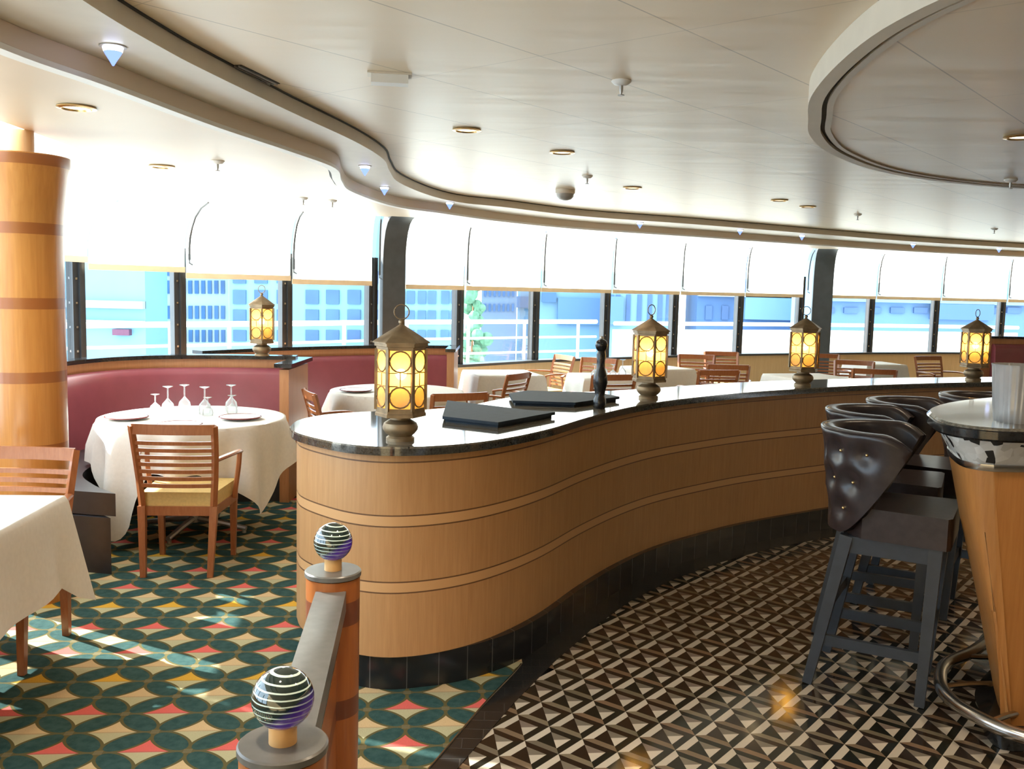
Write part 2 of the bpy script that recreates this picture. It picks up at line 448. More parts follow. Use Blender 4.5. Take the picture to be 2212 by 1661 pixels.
# mosaic floor of 6 inch tiles, each a mitred frame round a split square
t = NT('mosaic_tile')
at_ = t.node('ShaderNodeVertexColor'); at_.layer_name = 'tile'
n_ = t.noise((14, 14, 14), 3)
t.set(Base_Color=t.mix(t.m2('MULTIPLY', n_, 0.08), at_.outputs[0], (0.10, 0.085, 0.06)), Roughness=0.10, Specular_IOR_Level=0.38)
M['mosaic'] = t.m
T_EDGE = [(-0.70, 1.0), (-0.45, 2.2), (-0.30, 2.7), (-0.13, 3.19), (0.04, 3.65), (0.22, 4.08), (0.42, 4.5), (0.65, 4.92), (0.95, 5.33), (1.3, 5.7), (1.7, 6.05), (2.15, 6.35), (2.6, 6.6), (3.2, 6.9), (4.0, 7.2), (5.2, 7.6)]
def tedge_x(y):
    for (x0, y0), (x1, y1) in zip(T_EDGE, T_EDGE[1:]):
        if y0 <= y <= y1: return x0 + (x1 - x0) * (y - y0) / (y1 - y0)
    return 99
ts, ta = 0.1517, 0.9032
A_ = Vector((cos(ta), sin(ta))) * ts; B_ = Vector((A_.y, -A_.x)); O_ = Vector((0.1973, 3.2357))
bm = new(); lay = bm.loops.layers.float_color.new('tile')
WHT, BLK, DBR = (0.52, 0.46, 0.37), (0.010, 0.011, 0.008), (0.018, 0.011, 0.007)
rt = random.Random(3)
q0, q1 = 0.2, 0.8
for i in range(-30, 42):
    for j in range(-30, 34):
        o = O_ + A_ * i + B_ * j; c_ = o + (A_ + B_) * 0.5
        if not (1.0 < c_.y < 7.6 and c_.x < 4.4 and c_.x > tedge_x(c_.y) - 0.06): continue
        tan = rt.choice([(0.17, 0.12, 0.075), (0.15, 0.125, 0.08), (0.19, 0.12, 0.07), (0.145, 0.12, 0.085), (0.18, 0.145, 0.095)])
        dk = rt.choice([DBR, BLK, (0.022, 0.013, 0.008)])
        tp = rt.choice([(0.17, 0.145, 0.11), (0.19, 0.15, 0.12)])
        k = rt.uniform(0.9, 1.08); wh = tuple(v * k for v in WHT)
        P = lambda u, v: bm.verts.new((*(o + A_ * u + B_ * v), 0.001))
        for col, pts in ((wh, [(0, 0), (1, 0), (q1, q0), (q0, q0)]), (tan, [(0, 0), (q0, q0), (q0, q1), (0, 1)]), (dk, [(1, 0), (1, 1), (q1, q1), (q1, q0)]),
                         (BLK, [(0, 1), (q0, q1), (q1, q1), (1, 1)]), (dk, [(q0, q0), (q1, q0), (q0, q1)]), (tp, [(q1, q0), (q1, q1), (.5, .5)]), (wh, [(.5, .5), (q1, q1), (q0, q1)])):
            f = bm.faces.new([P(*p) for p in pts])
            for l in f.loops: l[lay] = (*col, 1)
fl = obj('floor_mosaic', bm, M['mosaic'])
for p in fl.data.polygons: pass
struct(fl)
bm = new(); prism(bm, [(-3, -1.2), (11.2, -1.2), (11.2, 9.0), (-0.2, 8.0), (-1.2, 3.0)], -0.06, -0.021)
struct(obj('floor_base', bm, M['black_stone']))
# black stone border with a pale metal edge
def stone_mat():
    t = NT('black_border_stone')
    b = t.node('ShaderNodeTexBrick'); t.l.new(t.pos(), b.inputs[0]); b.inputs['Scale'].default_value = 3.3
    b.inputs['Color1'].default_value = (0.013, 0.014, 0.014, 1); b.inputs['Color2'].default_value = (0.02, 0.02, 0.02, 1); b.inputs['Mortar'].default_value = (0.05, 0.045, 0.04, 1)
    b.inputs['Mortar Size'].default_value = 0.006
    t.set(Base_Color=b.outputs[0], Roughness=0.14); return t.m
M['border'] = stone_mat()
bm = new()
KE = K_EDGE[1:]
prism(bm, T_EDGE + [(5.2, 7.95), (4.0, 7.6), (2.6, 7.0), (1.5, 6.4), (0.75, 5.75), (0.40, 5.1), (0.20, 4.7), (0.06, 4.3), (0.075, 4.05), (0.03, 3.92), (-0.09, 3.6), (-0.24, 3.15), (-0.42, 2.65), (-0.60, 2.15), (-0.80, 1.2)], -0.018, 0.003)
struct(obj('trim_1', bm, M['border']))
bm = new(); tube(bm, [(x, y, 0.004) for x, y in spline([(-0.80, 1.2), (-0.60, 2.15), (-0.42, 2.65), (-0.24, 3.15), (-0.09, 3.6), (0.03, 3.92), (0.07, 4.04)], 4)], 0.004, 6)
struct(obj('trim_2', bm, M['steel']))

# ------------------------------------------------------------------ ceilings
bm = new()
prism(bm, [(11.0, -1.0)] + E_NODES[::-1] , Z_TOP, Z_TOP + 0.12)
struct(obj('ceiling', bm, M['ceiling']))
def band_slab(curve, z0, z1, name, mat):
    bm = new()
    prism(bm, [tuple(p) for p in curve] + E_NODES[::-1], z0, z1)
    return struct(obj(name, bm, mat))
band_slab(CURVE_U, Z_MID, Z_TOP - 0.001, 'ceiling_ledge', M['soffit'])
band_slab(CURVE_L, Z_LOW, Z_MID - 0.001, 'ceiling_low', M['low_ceiling'])
# thin lip, then a shadow groove, under the edge of the low ceiling; cap lip on the upper step
bm = new(); Lo = offset(CURVE_L, 0.055)
prism(bm, [tuple(p) for p in CURVE_L] + [tuple(p) for p in Lo[::-1]], Z_LOW - 0.02, Z_LOW - 0.0005)
struct(obj('trim_3', bm, M['white_paint']))
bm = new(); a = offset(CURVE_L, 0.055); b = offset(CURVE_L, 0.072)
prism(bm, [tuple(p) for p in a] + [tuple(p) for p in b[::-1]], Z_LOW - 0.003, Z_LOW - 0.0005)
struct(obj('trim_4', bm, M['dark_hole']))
bm = new(); a = offset(CURVE_U, -0.012)
prism(bm, [tuple(p) for p in a] + [tuple(p) for p in CURVE_U[::-1]], Z_TOP - 0.006, Z_TOP - 0.0005)
struct(obj('trim_5', bm, M['dark_hole']))
# dropped ring over the bar
RING = spline([(1.16, 2.30), (1.05, 2.75), (1.06, 3.25), (1.14, 3.80), (1.27, 4.25), (1.42, 4.70), (1.72, 5.28), (2.25, 5.95), (2.9, 6.42), (3.6, 6.68), (4.4, 6.7), (5.2, 6.3), (5.6, 5.4), (5.5, 4.2), (5.0, 3.0), (4.2, 1.9), (3.2, 1.2), (2.2, 1.15), (1.5, 1.6)], 6, True)
def ring_strip(d0, d1, z0, z1, name, mat):
    bm = new(); a = offset(RING, d0, True); b = offset(RING, d1, True); n = len(a)
    rows = [[(*p, z1) for p in a], [(*p, z0) for p in a], [(*p, z0) for p in b], [(*p, z1) for p in b]]
    V = grid(bm, rows, close=True)
    for i in range(n):
        j = (i + 1) % n
        bm.faces.new((V[3][i], V[3][j], V[0][j], V[0][i]))
    return struct(obj(name, bm, mat))
ring_strip(0.0, -0.055, Z_MID - 0.02, Z_TOP - 0.0005, 'trim_6', M['cream_paint'])
ring_strip(-0.055, -0.075, Z_MID - 0.004, Z_TOP - 0.0005, 'trim_7', M['dark_hole'])
ring_strip(-0.075, -0.10, Z_MID - 0.016, Z_TOP - 0.0005, 'trim_8', M['soffit'])
bm = new(); prism(bm, [tuple(p) for p in offset(RING, -0.10, True)], Z_MID - 0.008, Z_TOP - 0.0005)
struct(obj('ceiling_disc', bm, M['ceiling']))

# ------------------------------------------------------------------ walls, windows, shades
bm = new(); Wi = [Vector(p) for p in W_NODES]
for side, z0, z1 in ((0, 0.0, SILL),):
    inn = offset(Wi, -0.10); out = offset(Wi, 0.06)
    prism(bm, [tuple(p) for p in inn] + [tuple(p) for p in out[::-1]], z0, z1)
struct(obj('wall_window', bm, M['pale_wood']))
bm = new(); inn = offset(Wi, -0.13)
prism(bm, [tuple(p) for p in inn] + [tuple(p) for p in offset(Wi, 0.06)[::-1]], SILL, SILL + 0.03)
struct(obj('trim_9', bm, M['frame_dark']))
bm = new(); box(bm, (11.25, 8.0, 1.3), (0.1, 18.6, 2.6)); struct(obj('wall_right', bm, M['pale_wood']))
bm = new(); box(bm, (4.2, -1.05, 1.3), (14.2, 0.1, 2.6)); struct(obj('wall_back', bm, M['pale_wood']))

PROF = [(0.0, 1.95), (0.035, 2.05), (0.11, 2.15), (0.24, 2.25), (0.45, 2.33), (0.70, 2.375), (0.97, 2.395)]     # share of the way from window to ceiling edge, height
def wpt(i, f, inset=0.0):
    """point between mullion i and i+1 at fraction f: on the window line and on the ceiling edge"""
    a = Wi[i].lerp(Wi[i + 1], f); t_ = (Wi[i + 1] - Wi[i]).normalized(); nrm = Vector((t_.y, -t_.x))
    e = Vector(E_NODES[i]).lerp(Vector(E_NODES[i + 1]), f)
    return a + nrm * inset, e
BOT = {7: 1.80, 8: 1.745, 9: 1.695, 10: 1.665}
nwin = len(Wi) - 1
def pane_pts(i, f, inset, lo, lift=0.0):
    a, e = wpt(i, f, inset)
    P = [(a.x, a.y, lo), (a.x, a.y, (lo + 1.95) / 2)]
    for s, z in PROF:
        q = a.lerp(e, s); P.append((q.x, q.y, z + lift))
    return P
for i in range(nwin):
    wnd = struct(bpy.data.objects.new('window_%d' % (i + 1), None)); COL.objects.link(wnd); wnd.empty_display_size = 0.1
    a = Wi[i]; t_ = (Wi[i + 1] - Wi[i]).normalized(); rz = math.atan2(t_.y, t_.x)
    bm = new()
    box(bm, (a.x, a.y, (SILL + 0.03 + 1.95) / 2), (0.115, 0.09, 1.95 - SILL - 0.03), rz)
    box(bm, (a.x + t_.y * 0.055, a.y - t_.x * 0.055, (SILL + 0.03 + 1.95) / 2), (0.02, 0.03, 1.95 - SILL - 0.03), rz)
    for z in (0.85, 1.05, 1.25, 1.45, 1.65):
        box(bm, (a.x + t_.y * 0.05 - t_.x * 0.032, a.y - t_.x * 0.05 - t_.y * 0.032, z), (0.018, 0.012, 0.018), rz, mi=1)
    obj('mullion', bm, [M['frame_dark'], M['steel']], wnd)
    bm = new()
    R1 = pane_pts(i, 0.05, 0.0, SILL + 0.03, 0.05); R2 = pane_pts(i, 0.95, 0.0, SILL + 0.03, 0.05)
    grid(bm, [R1, R2]); obj('pane', bm, M['pane'], wnd)

SHADE_NOTE = {4: 'far left, hidden behind the near edge of the low ceiling', 5: 'hidden behind the round wood column', 6: 'peeking out just left of the round wood column', 7: 'emerging right behind the round wood column', 8: 'over the front maroon booth, nearest the wood column', 9: 'above the lantern on the front maroon booth',
              10: 'directly left of the nearer curved grey post', 11: 'directly right of the nearer curved grey post', 12: 'second to the right of the nearer curved grey post', 13: 'above the black pepper mill', 14: 'above the second counter lantern',
              15: 'midway between second and third counter lanterns', 16: 'directly left of the farther curved grey post', 17: 'directly right of the farther curved grey post', 18: 'second to the right of the farther curved grey post', 19: 'above the last counter lantern', 20: 'at the right picture edge above the distant maroon booth'}
for i in range(4, nwin - 1):
    lo = BOT.get(i, 1.64)
    sh = thing('window_shade', 'cream roller shade ' + SHADE_NOTE[i], 'window shade', group='roller shades along the windows')
    f0, f1 = (0.012, 0.988)
    f0, f1 = {7: (0.02, 0.965), 8: (0.035, 0.98), 9: (0.02, 0.988)}.get(i, (f0, f1))
    if i == 10: f1 = 0.93
    if i == 11: f0 = 0.30
    if i == 16: f1 = 0.95
    if i == 17: f0 = 0.33
    bm = new()
    grid(bm, [pane_pts(i, f0 + (f1 - f0) * k / 4, 0.12, lo) for k in range(5)])
    obj('shade_cloth', bm, M['shade'], sh)
    bm = new(); p, _ = wpt(i, f0, 0.12); q, _ = wpt(i, f1, 0.12)
    beam(bm, (p.x, p.y, lo + 0.006), (q.x, q.y, lo + 0.008), 0.014, 0.05); obj('hem_bar', bm, M['hem'], sh)
    bm = new(); P = [Vector(x) for x in pane_pts(i, 1.0, 0.16, lo + 0.1)][:8]
    P = [P[0]] + [Vector((x.x, x.y, x.z - 0.03 * max(0, (x.z - 1.95) / 0.4))) for x in P[1:]]
    tube(bm, P, 0.010, 6)
    tube(bm, [P[0] + Vector((0, 0, z)) for z in (0, -0.03)] + [P[0] + Vector((0.03, -0.01, -0.045))], 0.006, 6)
    if i >= 8: obj('pull_chain', bm, M['frame_dark'], sh)
    else: bm.free()

# curved grey posts that follow the shades
def curved_post(name, a, e, wdt):
    a = Vector(a); e = Vector(e); d = (e - a).normalized(); s = Vector((-d.y, d.x)); bm = new()
    path = [(0.0, 0.0), (0.0, 1.0), (0.0, 1.9)] + PROF[1:-1] + [(1.0, 2.40)]
    rows = []
    for f, z in path:
        q = a.lerp(e, f) + d * 0.16
        q2 = a.lerp(e, f) - d * 0.02
        zz = z if z < 2 else z - 0.02
        rows.append([(q2 - s * wdt / 2).to_tuple() + (zz + (0.05 if z > 2 else 0),), (q - s * wdt / 2).to_tuple() + (zz,), (q + s * wdt / 2).to_tuple() + (zz,), (q2 + s * wdt / 2).to_tuple() + (zz + (0.05 if z > 2 else 0),)])
    grid(bm, rows, close=True)
    o = obj(name, bm, M['beam_grey']); return struct(o)
curved_post('trim_10', (-1.36, 10.42), (-1.22, 10.10), 0.25)
curved_post('trim_11', (4.90, 15.18), (4.80, 14.70), 0.30)

# round wood column on the left
bm = new()
lathe(bm, [(0.185, 0.0), (0.185, 1.75), (0.192, 1.95), (0.215, 2.15), (0.225, 2.20), (0.225, 2.245), (0.20, 2.25)], n=40)
lathe(bm, [(0.062, 2.25), (0.062, Z_LOW)], n=24, mi=1)
col = struct(obj('pillar', bm, [M['column_wood'], M['pale_wood']])); col.location = (-2.46, 4.78, 0)

# ------------------------------------------------------------------ dividing counter
ctr = thing('dividing_counter', 'long curving waist-high wood counter with black stone top and kickboard', 'counter')
bm = new(); prism(bm, [tuple(p) for p in OUTLINE], 0.15, 0.986); bmesh.ops.remove_doubles(bm, verts=bm.verts, dist=1e-4)
obj('counter_body', bm, M['counter_wood'], ctr)
def kick_mat():
    t = NT('black_kick_tile'); X = t.xyz()
    g = t.m2('FRACT', t.m2('MULTIPLY', t.m2('ADD', X[0], t.m2('MULTIPLY', X[1], 0.6)), 6.5))
    k = t.m2('LESS_THAN', g, 0.025)
    t.set(Base_Color=t.mix(k, t.mix(t.noise((20, 20, 20)), (0.012, 0.013, 0.015), (0.022, 0.023, 0.025)), (0.10, 0.10, 0.10)), Roughness=0.2); return t.m
bm = new(); kin, kout = offset(OUTLINE, 0.025, True), offset(OUTLINE, -0.035, True); nf = len(FRONT)
kick = [a.lerp(b, max(0, min(1, (p.x + 0.35) / 0.35)) if i < nf else 0) for i, (a, b, p) in enumerate(zip(kin, kout, OUTLINE))]
prism(bm, [tuple(p) for p in kick], 0.003, 0.15)
obj('kickboard', bm, kick_mat(), ctr)
bm = new(); top = offset(OUTLINE, -0.03, True)
prism(bm, [tuple(p) for p in top], 0.986, 1.02)
def top_mat():
    t = NT('polished_stone_top'); X = t.xyz()
    q = t.m2('ADD', t.m2('MULTIPLY', X[0], 0.55), t.m2('MULTIPLY', X[1], 0.83))
    k = t.m2('LESS_THAN', t.m2('FRACT', t.m2('MULTIPLY', t.m2('ADD', q, 0.28), 1.6)), 0.008)
    c = t.mix(t.ramp(t.noise((90, 90, 90), 3), 0.35, 0.65), (0.10, 0.095, 0.08), (0.20, 0.185, 0.15))
    t.set(Base_Color=t.mix(k, c, (0.02, 0.02, 0.02)), Roughness=0.06, IOR=1.9); return t.m
M['top_stone'] = top_mat()
obj('countertop', bm, M['top_stone'], ctr)
bm = new(); a = offset(OUTLINE, -0.031, True)
rows = [[(p.x, p.y, 0.984) for p in a], [(p.x, p.y, 1.012) for p in a]]
grid(bm, rows, close=True); obj('edge_band', bm, M['granite'], ctr, flip=True)

# dark slabs lying on the counter
def slab(name, pts, z0, h, label):
    bm = new(); prism(bm, pts, 0, h * 0.42)
    c = Vector((sum(p[0] for p in pts) / len(pts), sum(p[1] for p in pts) / len(pts)))
    up = [tuple(c + (Vector(p) - c) * 1.06) for p in pts]
    prism(bm, up, h * 0.5, h); prism(bm, [tuple(c + (Vector(p) - c) * 0.93) for p in pts], h * 0.42, h * 0.5)
    o = obj(name, bm, M['slate']); o.location = (0, 0, z0); return tag(o, label, 'menu folder', 'dark folders on the counter')
slab('menu_folder', [(-0.31, 4.42), (-0.06, 4.27), (0.20, 4.66), (0.06, 4.72), (-0.33, 5.02)], 1.02, 0.028, 'dark slate menu folder nearest the round end of the counter')
slab('menu_folder', [(0.02, 5.12), (0.34, 5.10), (0.60, 5.42), (0.50, 5.60), (0.10, 5.62), (0.0, 5.45)], 1.02, 0.028, 'dark slate menu folder beside the black pepper mill')

# pepper mill
bm = new()
lathe(bm, [(0.030, 0.0), (0.034, 0.01), (0.034, 0.05), (0.026, 0.065), (0.030, 0.10), (0.040, 0.14), (0.036, 0.18), (0.024, 0.215), (0.022, 0.25), (0.026, 0.29), (0.020, 0.31), (0.030, 0.325), (0.034, 0.345), (0.028, 0.362), (0.014, 0.372)], n=24)
pm = thing('pepper_mill', 'tall black turned pepper mill standing on the counter edge', 'pepper mill', (0.475, 5.08, 1.02))
obj('mill_body', bm, plain('black_lacquer', (0.012, 0.013, 0.015), 0.2), pm)
bm = new(); ball(bm, (0, 0, 0.380), 0.011, 12, 8); obj('knob', bm, M['grey_metal'], pm)

# ------------------------------------------------------------------ lanterns
def make_lantern(label, loc, rz):
    r = thing('table_lantern', label, 'lantern', loc, rz, 'hexagonal table lanterns')
    bm = new()
    lathe(bm, [(0.058, 0.0), (0.058, 0.012), (0.048, 0.020), (0.060, 0.030), (0.071, 0.044), (0.073, 0.056), (0.067, 0.072), (0.052, 0.082), (0.042, 0.087), (0.042, 0.098)], n=28)
    obj('base', bm, M['bronze'], r)
    R, zb, zt = 0.101, 0.098, 0.398
    bm = new()
    lathe(bm, [(R * 0.6, zb), (R * 1.03, zb + 0.004), (R * 1.03, zb + 0.016), (R * 0.99, zb + 0.020), (R * 0.99, zb + 0.040), (R * 0.9, zb + 0.041)], n=6, caps=True)
    lathe(bm, [(R * 0.9, zt - 0.026), (R * 1.0, zt - 0.025), (R * 1.0, zt - 0.012), (R * 1.08, zt - 0.010), (R * 1.08, zt + 0.004), (R * 0.9, zt + 0.005)], n=6, caps=True)
    for k in range(6):
        a = 2 * PI * k / 6
        beam(bm, (R * cos(a), R * sin(a), zb + 0.03), (R * cos(a), R * sin(a), zt - 0.02), 0.013, 0.013, up=(cos(a), sin(a), 0))
    h = zt - zb - 0.065; z0 = zb + 0.041; apo = R * cos(PI / 6) + 0.001; hw = R / 2 - 0.007
    for k in range(6):
        a = PI / 6 + PI / 3 * k; nx = Vector((cos(a), sin(a), 0)); tx = Vector((-sin(a), cos(a), 0))
        for cz in (z0 + hw + 0.002, z0 + h - hw - 0.002):
            tube(bm, [nx * apo + tx * (hw * 0.97 * cos(q)) + Vector((0, 0, cz + hw * 0.97 * sin(q))) for q in [2 * PI * i / 16 for i in range(16)]], 0.0034, 4, True)
        tube(bm, [nx * apo + Vector((0, 0, z0 + 2 * hw)), nx * apo + Vector((0, 0, z0 + h - 2 * hw))], 0.0024, 4)
        for zz in (z0 + 2 * hw + 0.004, z0 + h - 2 * hw - 0.004):
            for sgn in (-1, 1):
                tube(bm, [nx * apo + tx * (sgn * 0.010) + Vector((0, 0, zz)), nx * apo + tx * (sgn * hw) + Vector((0, 0, zz))], 0.0022, 4)
    obj('cage', bm, M['bronze'], r)
    for k in range(6):
        a = PI / 6 + PI / 3 * k; nx = Vector((cos(a), sin(a), 0)); tx = Vector((-sin(a), cos(a), 0)); apo2 = R * cos(PI / 6) - 0.003
        bm = new(); q = []
        for sx, zz in ((-1, z0 - 0.004), (1, z0 - 0.004), (1, z0 + h + 0.004), (-1, z0 + h + 0.004)):
            q.append(bm.verts.new(nx * apo2 + tx * (sx * (hw + 0.004)) + Vector((0, 0, zz))))
        bm.faces.new(q)
        cz = z0 + hw + 0.002
        ring = [bm.verts.new(nx * (apo2 + 0.0012) + tx * (hw * 0.94 * cos(2 * PI * i / 20)) + Vector((0, 0, cz + hw * 0.94 * sin(2 * PI * i / 20)))) for i in range(20)]
        bm.faces.new(ring).material_index = 1
        obj('glass_pane', bm, [M['amber'], M['roundel']], r, flip=False)
    bm = new()
    lathe(bm, [(R * 1.16, zt + 0.003), (R * 1.16, zt + 0.007), (R * 0.66, zt + 0.040), (R * 0.22, zt + 0.068), (0.008, zt + 0.078)], n=6)
    obj('roof', bm, M['bronze'], r)
    bm = new(); lathe(bm, [(0.006, zt + 0.076), (0.012, zt + 0.084), (0.012, zt + 0.092), (0.006, zt + 0.098)], n=12)
    tube(bm, [(0.030 * cos(2 * PI * i / 20), 0, zt + 0.128 + 0.030 * sin(2 * PI * i / 20)) for i in range(20)], 0.0028, 6, True)
    obj('hanging_ring', bm, M['bronze'], r)
    bm = new(); ball(bm, (0, 0, 0.272), 0.022, 14, 10); obj('bulb', bm, M['bulb'], r)
    bm = new(); lathe(bm, [(0.016, 0.130), (0.016, 0.235), (0.011, 0.250)], n=14); obj('lamp_holder', bm, M['china'], r)
    return r
ln = make_lantern('largest bronze lantern with amber panes, on the round end of the counter', (-0.455, 3.86, 1.02), rad(5))
dup(ln, (0.815, 5.62, 1.02), rad(37), 'bronze lantern with amber panes on the counter right of the black pepper mill')
dup(ln, (2.05, 6.66, 1.02), rad(4), 'bronze lantern standing on the counter in front of the farther curved grey post')
dup(ln, (3.64, 7.46, 1.02), rad(34), 'bronze lantern at the far end of the counter, beside the ribbed silver cup')
dup(ln, (-1.99, 7.50, 1.075), rad(-14), 'bronze lantern standing on the back of the front maroon booth')

# ------------------------------------------------------------------ booths
def booth(name, label, path, seat_front, cap_z, group, panel_dir, seat_mat=True):
    """path: back line, left to right as seen; seat_front: inner seat edge"""
    r = thing(name, label, 'booth seat', group=group)
    P = spline(path, 6); n = len(P)
    bm = new(); ins = offset(P, -0.09)
    prism(bm, [tuple(p) for p in P][::-1] + [tuple(p) for p in ins], 0.0, cap_z - 0.03); obj('back_panel', bm, M['booth_wood'], r)
    bm = new(); a = offset(P, 0.02); b = offset(P, -0.12)
    prism(bm, [tuple(p) for p in a][::-1] + [tuple(p) for p in b], cap_z - 0.03, cap_z); obj('cap_rail', bm, M['black_stone'], r)
    # upholstered back: rounded profile swept along the path
    prof = [(0.10, 0.40), (0.22, 0.42), (0.215, 0.55), (0.195, 0.72), (0.185, 0.86), (0.18, 0.915), (0.165, 0.945), (0.14, 0.962), (0.11, 0.965), (0.092, 0.95), (0.091, 0.42)]
    bm = new(); m0, m1 = 1, n - 2
    cols = []
    offs = [offset(P, -o) for o, z in prof]
    rows = [[(*offs[k][i], prof[k][1] * (cap_z / 1.06)) for i in range(m0, m1 + 1)] for k in range(len(prof))]
    V = grid(bm, rows)
    for side in (0, -1): bm.faces.new([V[k][side] for k in range(len(prof))])
    obj('upholstered_back', bm, M['maroon'], r, ang=50)
    S = spline(seat_front, 6)
    bm = new(); inner = [tuple(p) for p in offset(P, -0.20)]
    sp = [tuple(p) for p in S]
    prism(bm, [tuple(p) for p in offset(P, -0.20)][::-1] + sp, 0.33, 0.46); bevel(bm, 0.02, 2, 50); obj('seat_cushion', bm, M['seat_black'], r)
    bm = new(); prism(bm, [tuple(p) for p in offset(P, -0.14)][::-1] + [tuple(p) for p in offset(S, 0.03)], 0.0, 0.325); obj('seat_plinth', bm, M['seat_black'], r)
    return r
b1 = booth('banquette', 'front maroon leather booth curving behind the round white table', [(-2.98, 5.25), (-3.16, 5.85), (-3.22, 6.45), (-3.12, 6.98), (-2.84, 7.36), (-2.42, 7.55), (-2.05, 7.62), (-1.74, 7.65)],
           [(-2.20, 5.20), (-2.42, 5.42), (-2.63, 5.75), (-2.68, 6.25), (-2.54, 6.66), (-2.30, 6.86), (-2.05, 6.98), (-1.86, 7.02), (-1.74, 7.04)], 1.075, 'maroon booths', 0)
bm = new(); box(bm, (-1.70, 7.36, 0.505), (0.07, 0.66, 1.01)); box(bm, (-1.70, 7.36, 1.042), (0.13, 0.74, 0.03), mi=1); obj('end_panel', bm, [M['booth_wood'], M['black_stone']], b1)
b2 = booth('banquette', 'rear maroon leather booth behind the first one, under the windows', [(-2.75, 8.15), (-2.35, 8.70), (-1.90, 9.15), (-1.45, 9.48), (-1.0, 9.68), (-0.64, 9.76)],
           [(-2.20, 7.80), (-1.92, 8.30), (-1.58, 8.66), (-1.24, 8.90), (-0.88, 9.06), (-0.60, 9.12)], 1.06, 'maroon booths', 0)
bm = new(); box(bm, (-0.60, 9.46, 0.515), (0.07, 0.64, 1.03)); box(bm, (-0.60, 9.46, 1.045), (0.10, 0.70, 0.03), mi=1); obj('end_panel', bm, [M['booth_wood'], M['black_stone']], b2)
b3 = booth('banquette', 'distant maroon booth at the right, behind the last lantern', [(6.42, 13.10), (7.3, 13.22), (8.1, 13.3), (9.0, 13.3), (9.9, 13.1)],
           [(6.50, 12.50), (7.4, 12.56), (8.1, 12.66), (9.0, 12.66), (9.8, 12.5)], 1.16, 'maroon booths', 0)

# ------------------------------------------------------------------ tables and cloths
def table_base(r, h=0.74):
    bm = new(); lathe(bm, [(0.035, 0.06), (0.035, h - 0.03)], n=16); obj('pedestal', bm, M['grey_metal'], r)
    for k in range(4):
        a = PI / 4 + PI / 2 * k + 0.25; d = Vector((cos(a), sin(a), 0))
        bm = new(); tube(bm, [d * 0.02 + Vector((0, 0, 0.085)), d * 0.18 + Vector((0, 0, 0.065)), d * 0.36 + Vector((0, 0, 0.035))], [0.022, 0.02, 0.017], 8)
        lathe(bm, [(0.014, 0.0), (0.014, 0.03)], (d.x * 0.345, d.y * 0.345, 0.0045), 10)
        obj('foot', bm, M['grey_metal'], r)

def round_cloth(name, c, r0, half, ang, ztop, label, seed=1, shift=(0, 0), group='white tablecloths', lap=None):
    rr = random.Random(seed); ph = [rr.uniform(0, 6.28) for _ in range(4)]
    bm = new(); N = 144; rows = []
    for s in (0.02, 0.5, 0.97): rows.append([(r0 * s * cos(2 * PI * i / N), r0 * s * sin(2 * PI * i / N), 0.0) for i in range(N)])
    def hang(th):
        # distance from the table rim to the hem of a square cloth laid askew
        dx, dy = cos(th - ang), sin(th - ang); L = 9
        for d, o in ((dx, shift[0]), (dy, shift[1])):
            if abs(d) > 1e-6: L = min(L, ((half - o) if d > 0 else (half + o)) / abs(d))
        L = max(0.1, L - r0)
        if lap and any(q[0] < math.degrees(th) % 360 < q[1] for q in lap): L = min(L, 0.262)     # lies above the booth seat there
        return L
    steps = [0.0, 0.03, 0.10, 0.22, 0.4, 0.6, 0.8, 1.0]
    H = [hang(2 * PI * i / N) for i in range(N)]
    H = [sum(H[(i + k) % N] for k in range(-2, 3)) / 5 for i in range(N)]
    for s in steps:
        row = []
        for i in range(N):
            th = 2 * PI * i / N; L = min(H[i], ztop - 0.03)
            fold = (0.040 * sin(9 * th + ph[0]) + 0.022 * sin(17 * th + ph[1])) * min(1, s * 1.6)
            corner = -0.05 * s * max(0, (L - 0.36))
            R = r0 + 0.012 * min(1, s * 12) + fold + corner + 0.02 * s
            z = -L * s - (0.012 if s > 0 else 0.0)
            row.append((R * cos(th), R * sin(th), z if s > 0 else -0.003))
        rows.append(row)
    V = grid(bm, rows, close=True)
    bm.faces.new(V[0][::-1])
    o = obj(name, bm, M['cloth'], ang=70); o.location = (c[0], c[1], ztop)
    return tag(o, label, 'tablecloth', group)

